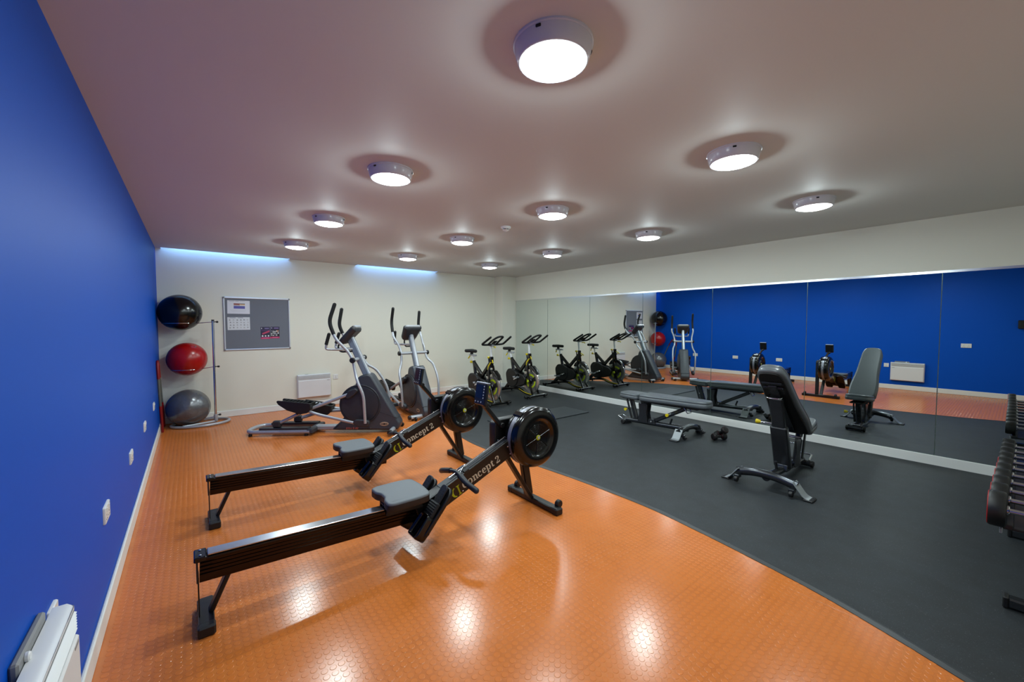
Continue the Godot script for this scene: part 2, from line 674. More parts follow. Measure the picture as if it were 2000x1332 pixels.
func floors() -> void:
	var st := surface()
	block(st, Vector3(0, -0.1, -DEEP), Vector3(WIDE, -0.003, BACK))
	var ground := built("floor", st, "screed")
	# tiles of 29 studs, laid from the seam seen by the rower
	var tile := PITCH * 29.0
	for i in range(-1, 6):
		for j in range(-7, 3):
			var x0 := maxf(0.926 + i * tile, 0.0)
			var x1 := minf(0.926 + (i + 1) * tile, WIDE)
			var z0 := maxf(-1.1 + j * tile, -DEEP)
			var z1 := minf(-1.1 + (j + 1) * tile, BACK)
			if x1 - x0 < 0.02 or z1 - z0 < 0.02 or x0 > maxf(edge_x(z0), edge_x(z1)) + 0.1:
				continue
			st = surface()
			box(st, Vector3((x0 + x1) / 2, -0.0015, (z0 + z1) / 2), Vector3(x1 - x0 - 0.0003, 0.003, z1 - z0 - 0.0003), 0.0002)
			piece(st, "floor_tile", "orange_rubber_%d" % posmod(i * 2 + j, 3), ground)
	# studs: the 300 that show largest are single parts, the rest one field
	st = surface()
	lathe(st, [Vector2(0.014, 0.0), Vector2(0.0126, 0.0008), Vector2(0.0, 0.0008)], 16, Transform3D.IDENTITY, 0.3)
	st.generate_normals()
	var stud := st.commit()
	stud.surface_set_material(0, M.orange_stud)
	var view := eye.transform.affine_inverse()
	var near := []
	var far: Array[Vector3] = []
	var k_x := tan(deg_to_rad(eye.fov / 2))
	for i in range(-27, 130):
		var x := 0.926 + (i + 0.5) * PITCH
		if x < 0.04:
			continue
		for j in range(-196, 52):
			var z := -1.1 + (j + 0.5) * PITCH
			if z < -DEEP + 0.03 or z > BACK - 0.03 or x > edge_x(z) - 0.03:
				continue
			var p := Vector3(x, 0.0, z)
			var c := view * p
			if c.z < -0.3 and absf(c.y) < -c.z * k_x and absf(c.x) < -c.z * k_x * 1.5:
				near.append([-c.z, p])
			else:
				far.append(p)
	near.sort_custom(func(a, b): return a[0] < b[0])
	for i in near.size():
		if i < 300:
			put(stud, "stud", ground).position = near[i][1]
		else:
			far.append(near[i][1])
	var mm := MultiMesh.new()
	mm.transform_format = MultiMesh.TRANSFORM_3D
	mm.mesh = stud
	mm.instance_count = far.size()
	for i in far.size():
		mm.set_instance_transform(i, Transform3D(Basis.IDENTITY, far[i]))
	var field := MultiMeshInstance3D.new()
	field.name = "stud_field"
	field.multimesh = mm
	field.set_meta("kind", "stuff")
	ground.add_child(field, true)
	# black rubber flooring with a curved edge strip
	var curve := edge_curve()
	var ring := PackedVector2Array()
	for p in curve:
		ring.append(Vector2(maxf(p.x, 0.0), -clampf(p.y, -DEEP + 0.017, BACK - 0.017)))
	for p in [[WIDE - 0.023, BACK - 0.017], [WIDE - 0.023, -7.353], [5.923, -7.353], [5.923, -DEEP + 0.017]]:
		ring.append(Vector2(p[0], -p[1]))
	var o := thing("rubber_flooring", "black speckled rubber flooring with a curved edge against the orange floor", "flooring")
	st = surface()
	layered(st, ring, [[0.0, 0.0], [0.0, 0.008]])
	piece(st, "rubber_sheet", "black_rubber", o)
	st = surface()
	var path: Array[Vector3] = []
	for p in curve:
		path.append(Vector3(p.x, 0, clampf(p.y, -DEEP + 0.02, BACK - 0.02)))
	sweep(st, path, PackedVector2Array([Vector2(-0.004, 0.0), Vector2(0.03, 0.0), Vector2(0.03, 0.003), Vector2(0.006, 0.0105), Vector2(-0.004, 0.0105)]))
	piece(st, "edge_strip", "edge_rubber", o, "thin bevelled rubber edge strip")
	st = surface()
	layered(st, rectangle(1.62, 0.56, 0.006), slab(0.014, 0.003), Transform3D(Basis.IDENTITY, Vector3(0, 0, 0)))
	var mat := piece(st, "exercise_mat", "mat_vinyl")
	mat.position = Vector3(4.6, 0.008, -4.62)
	tag(mat, "thin dark grey exercise mat lying flat on the black rubber flooring", "mat")


func mirrors() -> void:
	var seams := [-7.352, -6.28, -5.12, -3.969, -2.81, -1.655, -0.517, BACK - 0.002]
	for i in 7:
		var o := thing("mirror_panel", "frameless mirror panel next to the cream corner column" if i == 0 else "tall frameless mirror panel above the white plinth, away from the corner column", "mirror", Vector3(WIDE, 0.105, (seams[i] + seams[i + 1]) / 2), 0.0, "mirror panels along the wall")
		var w: float = seams[i + 1] - seams[i] - 0.003
		var st := surface()
		block(st, Vector3(-0.0085, 0.0, -w / 2), Vector3(-0.001, 1.874, w / 2))
		piece(st, "backing", "mirror_edge", o)
		st = surface()
		block(st, Vector3(-0.009, 0.002, -w / 2 + 0.002), Vector3(-0.0085, 1.872, w / 2 - 0.002))
		piece(st, "mirror_face", "mirror", o)


# ---------------------------------------------------------------- lamps
func lamps() -> void:
	var o := thing("ceiling_light", "round white bulkhead light on the ceiling with a glowing diffuser", "light", Vector3.ZERO, 0.0, "round ceiling lights in rows")
	var st := surface()
	lathe(st, [Vector2(0.0, -0.01), Vector2(0.15, -0.01), Vector2(0.154, -0.007), Vector2(0.154, 0.0)], 48)
	piece(st, "back_plate", "lamp_plastic", o)
	st = surface()
	lathe(st, [Vector2(0.126, -0.058), Vector2(0.127, -0.064), Vector2(0.131, -0.066), Vector2(0.136, -0.062), Vector2(0.142, -0.046), Vector2(0.147, -0.028), Vector2(0.149, -0.01)], 48, Transform3D.IDENTITY, 1.2)
	piece(st, "housing", "lamp_plastic", o)
	for w in [0.6, 2.7, 4.8]:
		st = surface()
		box(st, Vector3(cos(w) * 0.147, -0.018, sin(w) * 0.147), Vector3(0.01, 0.01, 0.02), 0.002, Basis(Vector3.UP, -w))
		piece(st, "clip", "dark_slot", o)
	st = surface()
	lathe(st, [Vector2(0.0, -0.084), Vector2(0.04, -0.083), Vector2(0.08, -0.079), Vector2(0.11, -0.0715), Vector2(0.126, -0.064), Vector2(0.1265, -0.05), Vector2(0.0, -0.045)], 40, Transform3D.IDENTITY, 1.2)
	piece(st, "diffuser", "lamp_glow", o, "glowing opal diffuser")
	var first := true
	for z in [-1.163, -2.787, -4.412, -6.04]:
		for x in [1.497, 3.07, 4.645]:
			var at := Vector3(x, HIGH, z)
			if first:
				o.position = at
			else:
				again(o, "ceiling_light", o.get_meta("label"), at, 0.0)
			first = false
			var l := AreaLight3D.new()
			l.name = numbered("ceiling_lamp_source")
			l.light_color = Color(0.91, 0.985, 1.0)
			l.light_energy = 1.25
			l.area_size = Vector2(0.2, 0.2)
			l.area_range = 14.0
			l.shadow_enabled = true
			add_child(l)
			l.position = at + Vector3(0, -0.088, 0)
			l.rotation_degrees.x = -90.0
			var b := OmniLight3D.new()
			b.name = numbered("ceiling_lamp_glow_source")
			b.light_color = l.light_color
			b.light_energy = 0.15
			b.light_size = 0.025
			b.omni_range = 14.0
			b.omni_attenuation = 2.0
			b.shadow_enabled = true
			add_child(b)
			b.position = at + Vector3(0, -0.106, 0)
	# cool strips hidden in the slots over the far wall
	for s in SLOTS:
		st = surface()
		box(st, Vector3((s[0] + s[1]) / 2, HIGH + 0.12, -7.556), Vector3(s[1] - s[0] - 0.06, 0.03, 0.02), 0.004)
		var strip := piece(st, "light_strip", "strip_glow")
		tag(strip, "cool blue-white light strip in the ceiling slot %s" % ("above the noticeboard" if s[0] < 1.0 else "above the elliptical trainers"), "light strip")
		var a := AreaLight3D.new()
		a.name = numbered("slot_lamp_source")
		a.area_size = Vector2(s[1] - s[0] - 0.06, 0.05)
		a.light_color = Color(0.46, 0.67, 1.0)
		a.light_energy = 0.32
		a.area_range = 6.0
		a.shadow_enabled = true
		add_child(a)
		a.position = Vector3((s[0] + s[1]) / 2, HIGH + 0.1, -7.57)
		a.look_at(a.position + Vector3(0, -0.8, -0.6), Vector3.RIGHT.cross(Vector3(0, -0.8, -0.6)))
	o = thing("smoke_detector", "small white smoke detector between the ceiling lights", "detector", Vector3(3.14, HIGH, -3.6))
	st = surface()
	lathe(st, [Vector2(0, -0.018), Vector2(0.05, -0.018), Vector2(0.055, -0.012), Vector2(0.055, 0.0)], 24)
	piece(st, "base", "white_plastic", o)
	st = surface()
	lathe(st, [Vector2(0, -0.055), Vector2(0.012, -0.054), Vector2(0.032, -0.04), Vector2(0.036, -0.034)], 20)
	lathe(st, [Vector2(0.0, -0.026), Vector2(0.042, -0.025), Vector2(0.044, -0.018)], 20)
	for k in 6:
		var w := TAU * k / 6
		box(st, Vector3(cos(w) * 0.036, -0.03, sin(w) * 0.036), Vector3(0.004, 0.014, 0.006), 0.0, Basis(Vector3.UP, -w))
	piece(st, "sensor_head", "white_plastic", o)
	st = surface()
	lathe(st, [Vector2(0.024, -0.036), Vector2(0.024, -0.025)], 16)
	piece(st, "sensor_chamber", "dark_slot", o)


# ---------------------------------------------------------------- things on the walls
func socket(label: String, at: Vector3, turn: float, wide := 0.146, group := "") -> void:
	var o := thing("wall_socket", label, "socket", at, turn, group)
	var st := surface()
	layered(st, rectangle(wide, 0.086, 0.006), [[0.0, 0.0], [0.0, 0.006], [0.003, 0.01]], upright(Vector3.ZERO))
	piece(st, "face_plate", "white_plastic", o)
	var n := 2 if wide > 0.1 else 1
	for k in n:
		var cx := (k - 0.5 * (n - 1)) * 0.066
		st = surface()
		box(st, Vector3(cx, 0.022, 0.011), Vector3(0.014, 0.022, 0.006), 0.002)
		piece(st, "switch", "white_plastic", o)
		st = surface()
		for h in [[0.0, -0.004, 0.005, 0.009], [-0.011, -0.024, 0.008, 0.005], [0.011, -0.024, 0.008, 0.005]]:
			box(st, Vector3(cx + h[0], h[1], 0.01), Vector3(h[2], h[3], 0.0012))
		piece(st, "pin_holes", "dark_slot", o)


func heater(label: String, at: Vector3, turn: float) -> void:
	# back against z = 0, facing +z, standing from y = 0 to 0.4
	var o := thing("panel_heater", label, "heater", at, turn)
	var w := 0.54
	var st := surface()
	layered(st, rectangle(w, 0.4, 0.008), [[0.0, 0.02], [0.0, 0.05], [0.012, 0.066]], upright(Vector3(0, 0.2, 0)))
	piece(st, "casing", "white_metal", o)
	st = surface()
	box(st, Vector3(0, 0.155, 0.068), Vector3(w - 0.02, 0.29, 0.012), 0.005)
	piece(st, "front_panel", "white_metal", o)
	st = surface()
	box(st, Vector3(0, 0.35, 0.0665), Vector3(w - 0.04, 0.062, 0.002))
	var g := piece(st, "outlet_grille", "vent_grey", o)
	for k in 7:
		st = surface()
		box(st, Vector3(0, 0.324 + k * 0.0085, 0.069), Vector3(w - 0.045, 0.003, 0.008), 0.0, Basis(Vector3.RIGHT, 0.5))
		piece(st, "louvre", "white_metal", g)
	st = surface()
	box(st, Vector3(w * 0.5 - 0.05, 0.285, 0.0745), Vector3(0.045, 0.008, 0.001))
	piece(st, "maker_mark", "vent_grey", o)
	st = surface()
	var ring: Array[Vector3] = []
	for k in 20:
		ring.append(Vector3(-0.12 + cos(TAU * k / 20) * 0.03, 0.4015, 0.033 + sin(TAU * k / 20) * 0.012))
	tube(st, ring, 0.0015, 5, true)
	piece(st, "oval_mark", "vent_grey", o)
	for sx in [-0.19, 0.19]:
		st = surface()
		box(st, Vector3(sx, 0.2, 0.01), Vector3(0.03, 0.3, 0.02), 0.002)
		piece(st, "wall_bracket", "vent_grey", o)
	if turn == 0.0:
		return
	st = surface()
	box(st, Vector3(0.09, 0.395, 0.009), Vector3(0.24, 0.06, 0.018), 0.005)
	var c := piece(st, "control_box", "vent_grey", o)
	st = surface()
	disc(st, 0.012, 0.012, spin_z(Vector3(0.02, 0.41, 0.022)))
	piece(st, "control_knob", "white_plastic", c)


func drawn(w: int, h: int, base: Color, rects: Array) -> StandardMaterial3D:
	var im := Image.create(w, h, false, Image.FORMAT_RGB8)
	im.fill(base)
	for r in rects:
		im.fill_rect(Rect2i(r[0], r[1], r[2], r[3]), r[4])
	var m := StandardMaterial3D.new()
	m.albedo_texture = ImageTexture.create_from_image(im)
	m.roughness = 0.45
	return m


func sheet(called: String, label: String, w: float, h: float, at: Vector3, m: StandardMaterial3D, tilt := 0.0) -> void:
	# a printed sheet, a millimetre thick, print on its front
	var st := surface()
	flat(st)
	var a := [Vector3(-w / 2, -h / 2, 0.001), Vector3(w / 2, -h / 2, 0.001), Vector3(w / 2, h / 2, 0.001), Vector3(-w / 2, h / 2, 0.001)]
	var uv := [Vector2(0, 1), Vector2(1, 1), Vector2(1, 0), Vector2(0, 0)]
	for k in [0, 2, 1, 0, 3, 2]:
		st.set_uv(uv[k])
		st.add_vertex(a[k])
	for k in 4:
		var b: Vector3 = a[k]
		var c: Vector3 = a[(k + 1) % 4]
		st.set_uv(Vector2(0.01, 0.01))
		quad(st, b, c, c - Vector3(0, 0, 0.001), b - Vector3(0, 0, 0.001), (b + c) * Vector3(1, 1, 0))
	st.generate_normals()
	var mesh := st.commit()
	mesh.surface_set_material(0, m)
	var o := put(mesh, called)
	o.position = at
	o.rotation.z = tilt
	tag(o, label, "paper")


func wall_things() -> void:
	for z in [-2.9, -4.0, -5.11, -6.29]:
		socket("white double socket on the blue wall above the skirting board", Vector3(0, 0.49, z), 90.0, 0.146, "double sockets along the blue wall")
	socket("white single switched outlet at the end of the blue wall heater", Vector3(0, 0.525, -1.875), 90.0, 0.086)
	socket("white switch plate at chest height on the blue wall", Vector3(0, 1.01, -0.69), 90.0, 0.146)
	socket("white single outlet on the cream wall at the heater's side", Vector3(2.39, 0.5, -DEEP), 0.0, 0.086)
	heater("white wall-mounted panel heater on the cream wall under the noticeboard", Vector3(2.03, 0.18, -DEEP), 0.0)
	heater("white wall-mounted panel heater on the blue wall", Vector3(0, 0.2, -1.53), 90.0)
	var dark := thing("wall_box", "small black box fixed to the blue wall near the room's corner", "box", Vector3(0, 1.44, 0.05), 90.0)
	var bs := surface()
	box(bs, Vector3(0, 0, 0.04), Vector3(0.2, 0.16, 0.08), 0.01)
	piece(bs, "casing", "black_plastic", dark)
	bs = surface()
	box(bs, Vector3(0, 0, 0.082), Vector3(0.15, 0.11, 0.006), 0.002)
	piece(bs, "front_cover", "black_satin", dark)
	# noticeboard
	var o := thing("noticeboard", "grey felt noticeboard in an aluminium frame on the cream wall", "noticeboard", Vector3(1.222, 1.455, -DEEP))
	var w := 0.915
	var h := 0.835
	var st := surface()
	block(st, Vector3(-w / 2 + 0.01, -h / 2 + 0.01, 0.0), Vector3(w / 2 - 0.01, h / 2 - 0.01, 0.012))
	piece(st, "felt_panel", "board_felt", o)
	for k in 4:
		st = surface()
		if k < 2:
			box(st, Vector3(0, (h / 2 - 0.011) * (1 if k else -1), 0.012), Vector3(w, 0.022, 0.024), 0.006)
		else:
			box(st, Vector3((w / 2 - 0.011) * (1 if k == 2 else -1), 0, 0.012), Vector3(0.022, h - 0.044, 0.024), 0.006)
		piece(st, "frame_bar", "frame_silver", o)
	for sx in [-1, 1]:
		for sy in [-1, 1]:
			st = surface()
			box(st, Vector3(sx * (w / 2 - 0.011), sy * (h / 2 - 0.011), 0.0125), Vector3(0.026, 0.026, 0.027), 0.005)
			piece(st, "frame_corner", "vent_grey", o)
	var ink := Color(0.45, 0.45, 0.5)
	var rects := [[20, 8, 60, 4, ink], [90, 8, 40, 4, ink], [140, 8, 60, 3, Color(0.6, 0.6, 0.62)]]
	rects += [[72, 40, 128, 70, Color(0.30, 0.28, 0.62)], [72, 40, 66, 18, Color(0.5, 0.09, 0.07)], [138, 40, 62, 8, Color(0.2, 0.15, 0.12)], [138, 48, 62, 12, Color(0.85, 0.68, 0.5)], [72, 58, 70, 12, Color(0.8, 0.72, 0.66)], [142, 60, 58, 12, Color(0.93, 0.88, 0.8)], [72, 70, 128, 12, Color(0.45, 0.47, 0.66)]]
	for k in 6:
		rects.append([24 + k * 6, 124 + k * 6, 190 - k * 9, 2, Color(0.78, 0.78, 0.8)])
	sheet("timetable_sheet", "white laminated sheet with a red and blue picture on the noticeboard", 0.295, 0.208, Vector3(0.965, 1.715, -DEEP + 0.0125), drawn(256, 180, Color(0.84, 0.84, 0.87), rects), -0.01)
	rects = [[24, 6, 70, 6, ink], [118, 6, 60, 6, ink]]
	for j in 4:
		for i in 6:
			var gx := 16 + i * 40 + rng.randi() % 8
			var gy := 26 + j * 36 + rng.randi() % 6
			var v := rng.randf_range(0.3, 0.6)
			rects.append([gx + 6, gy, 5, 5, Color(v, v, v)])
			rects.append([gx + 4, gy + 6, 9, 8, Color(v + 0.15, v + 0.15, v + 0.15)])
			rects.append([gx, gy + 14, 20, 3, Color(v + 0.1, v + 0.1, v + 0.1)])
			rects.append([gx + 15, gy + 4, 3, 10, Color(v, v, v)])
	sheet("exercise_chart", "white laminated sheet with rows of small drawings on the noticeboard", 0.295, 0.2, Vector3(0.962, 1.458, -DEEP + 0.0125), drawn(256, 180, Color(0.82, 0.83, 0.84), rects), 0.01)
	var navy := Color(0.10, 0.06, 0.22)
	var pink := Color(0.74, 0.16, 0.38)
	var white := Color(0.9, 0.9, 0.92)
	rects = [[8, 10, 6, 16, white], [40, 14, 48, 6, Color(0.55, 0.5, 0.7)], [44, 22, 40, 4, Color(0.5, 0.45, 0.65)], [0, 36, 96, 14, Color(0.24, 0.16, 0.34)], [0, 98, 96, 14, Color(0.02, 0.02, 0.05)], [0, 128, 96, 22, pink], [16, 134, 66, 5, Color(0.9, 0.5, 0.65)]]
	for k in 8:
		rects.append([16 + k * 9, 74 - k * 4, 12, 20, Color(0.72, 0.2, 0.36)])
	for k in 3:
		rects.append([10 + k * 30, 104, 16, 16, white])
	sheet("leaflet", "dark purple leaflet with a pink slanting headline pinned on the noticeboard", 0.132, 0.198, Vector3(1.318, 1.305, -DEEP + 0.0125), drawn(96, 150, navy, rects), 0.015)
	rects = [[8, 10, 8, 14, Color(0.7, 0.66, 0.8)], [36, 14, 50, 8, Color(0.6, 0.5, 0.75)], [0, 128, 96, 22, pink], [20, 134, 60, 5, Color(0.9, 0.5, 0.65)], [0, 44, 96, 84, Color(0.05, 0.04, 0.1)], [64, 46, 26, 24, Color(0.75, 0.45, 0.15)]]
	for k in 14:
		rects.append([4 + (k % 5) * 18, 50 + (k / 5) * 24 + (k % 3) * 3, 13, 12 + k % 5, Color(0.85, 0.85, 0.84) if k % 4 else Color(0.5, 0.5, 0.55)])
	sheet("leaflet", "dark leaflet with white pictures and a pink foot on the noticeboard", 0.128, 0.192, Vector3(1.455, 1.31, -DEEP + 0.0125), drawn(96, 150, navy, rects), -0.01)


# ---------------------------------------------------------------- gym balls in the corner
func ball_corner() -> void:
	var o := thing("ball_rack", "tubular silver stand holding three gym balls in the corner", "ball stand", Vector3(0.62, 0, -7.3))
	var st := surface()
	var loop: Array[Vector3] = []
	for k in 40:
		var w := TAU * k / 40
		loop.append(Vector3(-0.17 + cos(w) * 0.335, 0.022, -0.045 + sin(w) * 0.24))
	tube(st, loop, 0.019, 10, true)
	piece(st, "base_loop", "silver_paint", o)
	st = surface()
	tube(st, [Vector3(0, 0.03, 0.0), Vector3(-0.38, 0.03, 0.13)], 0.016, 10)
	piece(st, "base_brace", "silver_paint", o)
	st = surface()
	tube(st, [Vector3(0, 0.02, 0), Vector3(0, 1.5, 0)], 0.0155, 14)
	piece(st, "upright_pole", "chrome", o)
	st = surface()
	disc(st, 0.018, 0.02, Transform3D(Basis.IDENTITY, Vector3(0, 1.505, 0)))
	piece(st, "pole_cap", "black_plastic", o)
	st = surface()
	disc(st, 0.024, 0.1, Transform3D(Basis.IDENTITY, Vector3(0, 0.08, 0)))
	piece(st, "pole_collar", "silver_paint", o)
	var spots := [[1.462, 0.252, 0.255, -7.395, "ball_black"], [0.81, 0.235, 0.315, -7.39, "ball_red"], [0.1, 0.262, 0.285, -7.375, ""]]
	for k in 3:
		var a: Array = spots[k]
		var c := Vector3(a[2] - 0.62, a[0], a[3] + 7.3)
		if k < 2:
			st = surface()
			var hoop: Array[Vector3] = []
			var r: float = a[1] * 0.8
			var from := Vector3(0, a[0] + 0.02, 0)
			hoop.append(from)
			var start := (from - c).angle_to(Vector3.RIGHT)
			for i in 25:
				var w := -start - PI * 0.06 + TAU * 0.9 * i / 24.0
				hoop.append(c + Vector3(cos(w) * r, 0, -sin(w) * r))
			tube(st, hoop, 0.0055, 8)
			piece(st, "ball_hoop", "chrome", o)
		else:
			st = surface()
			tube(st, [Vector3(0, 0.1, 0), Vector3(-0.2, 0.075, -0.02)], 0.0055, 8)
			piece(st, "ball_hoop", "chrome", o)
		st = surface()
		disc(st, 0.014, 0.03, spin_x(Vector3(0.05, a[0] + 0.02, 0)), 0.006)
		tube(st, [Vector3(0, a[0] + 0.02, 0), Vector3(0.05, a[0] + 0.02, 0)], 0.006, 8)
		piece(st, "clamp_knob", "black_plastic", o)
	for a in [["black glossy gym ball on the top hoop of the corner stand", "ball_black", 0.252, Vector3(0.255, 1.613, -7.395)], ["red gym ball on the middle hoop of the corner stand", "ball_red", 0.235, Vector3(0.315, 0.951, -7.39)], ["silver grey gym ball on the floor in the base of the corner stand", "ball_silver", 0.258, Vector3(0.312, 0.258, -7.37)]]:
		var b := thing("gym_ball", a[0], "ball", a[3])
		st = surface()
		ball(st, a[2], Vector3.ZERO, 36, 64)
		piece(st, "ball_skin", a[1], b)
		st = surface()
		disc(st, 0.012, 0.006, Transform3D(Basis(Vector3.BACK, -0.5) * Basis(Vector3.RIGHT, 0.5), Basis(Vector3.BACK, -0.5) * Basis(Vector3.RIGHT, 0.5) * Vector3(0, a[2], 0)))
		piece(st, "valve_plug", "pole_grey", b)
	# a flexible pole bent into an arch that leans on the blue wall
	o = thing("flexible_training_pole", "red and grey bendy pole arched against the blue wall beside the gym balls", "pole", Vector3(0.036, 0, -7.12))
	var arch: Array[Vector3] = []
	for k in 41:
		var t := PI * k / 40.0
		arch.append(Vector3(0.0 - 0.02 * sin(t), 0.016 + 0.95 * sin(t), 0.06 - 0.2 * (1.0 - cos(t)) + 0.28 * sin(t)))
	for part in [[0, 5, "pole_red"], [5, 11, "pole_grey"], [11, 29, "pole_red"], [29, 35, "pole_grey"], [35, 40, "pole_red"]]:
		st = surface()
		tube(st, arch.slice(part[0], part[1] + 1), 0.016 if part[2] == "pole_red" else 0.0145, 10)
		piece(st, "pole_section", part[2], o)


# ---------------------------------------------------------------- rowing machines: forward is +x, origin under the tail
func rowers() -> void:
	var o := thing("rowing_machine", "black rowing machine with grey seat, standing clear of the elliptical trainers", "rowing machine", Vector3(0.38, 0, -2.44))
	var V := func(x: float, y: float, z := 0.0) -> Vector3: return Vector3(x, y, z)
	# tail foot
	var st := surface()
	box(st, Vector3(0.012, 0.029, 0), Vector3(0.064, 0.048, 0.2), 0.004)
	piece(st, "tail_foot", "black_satin", o)
	for s in [-1, 1]:
		st = surface()
		box(st, Vector3(0.012, 0.026, s * 0.11), Vector3(0.07, 0.052, 0.05), 0.008)
		piece(st, "rubber_pad", "black_plastic", o)
	st = surface()
	box(st, Vector3(-0.014, 0.145, 0), Vector3(0.006, 0.2, 0.075), 0.001)
	piece(st, "tail_leg", "black_satin", o)
	st = surface()
	beam(st, Vector3(0.03, 0.045, 0), Vector3(0.115, 0.235, 0), 0.022, 0.05)
	piece(st, "tail_strut", "black_satin", o)
	# rail: extruded profile, steel runway on top
	var a := Vector3(-0.005, 0.338, 0)
	var b := Vector3(1.3, 0.288, 0)
	st = surface()
	var prof := PackedVector2Array()
	for p in [[0.046, -0.002], [0.046, 0.0], [0.0, 0.004], [-0.046, 0.0], [-0.046, -0.002]]:
		prof.append(Vector2(p[0], p[1]))
	var left := []
	for p in [[0.047, -0.004], [0.047, -0.014], [0.041, -0.024], [0.0435, -0.0245], [0.0435, -0.034], [0.038, -0.044], [0.041, -0.0445], [0.041, -0.054], [0.036, -0.063], [0.039, -0.0635], [0.039, -0.073], [0.035, -0.081], [0.038, -0.0815], [0.038, -0.1], [0.0365, -0.118]]:
		left.append(p)
	for p in left:
		prof.append(Vector2(-p[0], p[1]))
	left.reverse()
	for p in left:
		prof.append(Vector2(p[0], p[1]))
	sweep(st, [a, b], prof)
	piece(st, "seat_rail", "black_rail", o)
	st = surface()
	beam(st, a + Vector3(0.03, 0.006, 0), b + Vector3(0, 0.006, 0), 0.008, 0.07, 0.002)
	piece(st, "steel_runway", "steel", o)
	st = surface()
	box(st, Vector3(-0.004, 0.335, 0), Vector3(0.05, 0.026, 0.1), 0.005, Basis(Vector3.BACK, -0.04))
	var cap := piece(st, "rail_end_stop", "black_gloss", o)
	for s in [-1, 1]:
		st = surface()
		disc(st, 0.006, 0.005, Transform3D(Basis.IDENTITY, Vector3(-0.004, 0.35, s * 0.028)))
		piece(st, "screw", "steel", cap)
	st = surface()
	box(st, Vector3(-0.017, 0.285, 0), Vector3(0.008, 0.125, 0.096), 0.002)
	piece(st, "rail_end_plate", "black_satin", o)
	# lettering along the tail of the rail
	st = surface()
	for k in 16:
		if k != 5 and k != 10:
			box(st, a + Vector3(0.03 + k * 0.0085, -0.112 - k * 0.0003, 0.0365), Vector3(0.0055, 0.004 + 0.002 * (k % 3), 0.0006))
	piece(st, "rail_print", "badge", o, "line of tiny gold print")
	# seat on its carriage
	st = surface()
	beam(st, Vector3(0.9, 0.3, 0.055), Vector3(1.14, 0.291, 0.055), 0.05, 0.012)
	beam(st, Vector3(0.9, 0.3, -0.055), Vector3(1.14, 0.291, -0.055), 0.05, 0.012)
	box(st, Vector3(1.02, 0.328, 0), Vector3(0.24, 0.012, 0.12), 0.003)
	piece(st, "seat_carriage", "black_plastic", o)
	for s in [-1, 1]:
		for x in [0.93, 1.11]:
			st = surface()
			disc(st, 0.022, 0.018, spin_z(Vector3(x, 0.322, s * 0.03)))
			piece(st, "seat_roller", "black_plastic", o)
	var seat := shape([[0.876, -0.145], [0.91, -0.163], [1.07, -0.166], [1.155, -0.15], [1.17, 0.0], [1.155, 0.15], [1.07, 0.166], [0.91, 0.163], [0.876, 0.145], [0.879, 0.07], [0.9, 0.035], [0.9, -0.035], [0.879, -0.07]], 0.045, 5)
	st = surface()
	layered(st, seat, [[0.02, 0.333], [0.004, 0.338], [0.0, 0.345], [0.0, 0.378]], Transform3D.IDENTITY, 1.2)
	piece(st, "seat_base", "seat_edge", o)
	st = surface()
	layered(st, seat, [[0.0005, 0.377], [0.001, 0.386], [0.006, 0.391], [0.016, 0.3925], [0.03, 0.392]], Transform3D.IDENTITY, 1.2)
	piece(st, "seat_pad", "seat_grey", o, "grey moulded seat pad")
	# main beam up to the flywheel
	var lo := Vector3(1.12, 0.2, 0)
	var hi := Vector3(1.93, 0.532, 0)
	var way := (hi - lo).normalized()
	var up := Vector3(-way.y, way.x, 0)
	var turn := Basis(way, up, Vector3.BACK)
	st = surface()
	box(st, (lo + hi) / 2, Vector3(lo.distance_to(hi), 0.134, 0.088), 0.006, turn)
	piece(st, "main_beam", "black_satin", o)
	st = surface()
	box(st, (lo + hi) / 2 + way * 0.1 + up * 0.068, Vector3(lo.distance_to(hi) - 0.22, 0.006, 0.064), 0.002, turn)
	piece(st, "chain_cover", "machine_dark", o)
	st = surface()
	tube(st, [lo + way * 0.3 + up * 0.08, hi + up * 0.08], 0.005, 6)
	piece(st, "chain", "steel", o)
	var face := func(along: float, over: float) -> Transform3D: return Transform3D(turn, lo + way * along + up * over + Vector3(0, 0, 0.0445))
	lettering("Concept 2", 0.072, "logo_pale", "beam_lettering", o, face.call(0.525, -0.012))
	st = surface()
	X = face.call(0.295, -0.018)
	var arc := []
	for k in 13:
		var w := PI * 0.5 + PI * k / 12.0
		arc.append([cos(w) * 0.034 + 0.008, sin(w) * 0.036])
	for k in 13:
		var w := PI * 1.5 - PI * k / 12.0
		arc.append([cos(w) * 0.016 + 0.006, sin(w) * 0.028])
	layered(st, shape(arc), [[0.0, 0.0], [0.0, 0.0012]], upright(Vector3(-0.012, 0, 0)), 0.9)
	layered(st, shape([[0.008, -0.036], [0.04, -0.036], [0.028, -0.026], [0.028, 0.026], [0.04, 0.036], [0.008, 0.036], [0.017, 0.026], [0.017, -0.026]]), [[0.0, 0.0], [0.0, 0.0012]], upright(Vector3.ZERO), 0.9)
	X = Transform3D.IDENTITY
	piece(st, "beam_logo", "logo_lime", o, "lime green logo of a half ring and a bar")
	for p in [[0.80, 0.025], [0.80, -0.04], [0.34, -0.045]]:
		st = surface()
		disc(st, 0.006, 0.006, spin_z(lo + way * p[0] + up * p[1] + Vector3(0, 0, 0.045)))
		piece(st, "bolt", "steel", o)
	# foot stretchers
	var heel := Vector3(1.085, 0.125, 0)
	var toe := Vector3(1.335, 0.415, 0)
	var fw := (toe - heel).normalized()
	var fu := Vector3(-fw.y, fw.x, 0)
	var ft := Basis(fw, fu, Vector3.BACK)
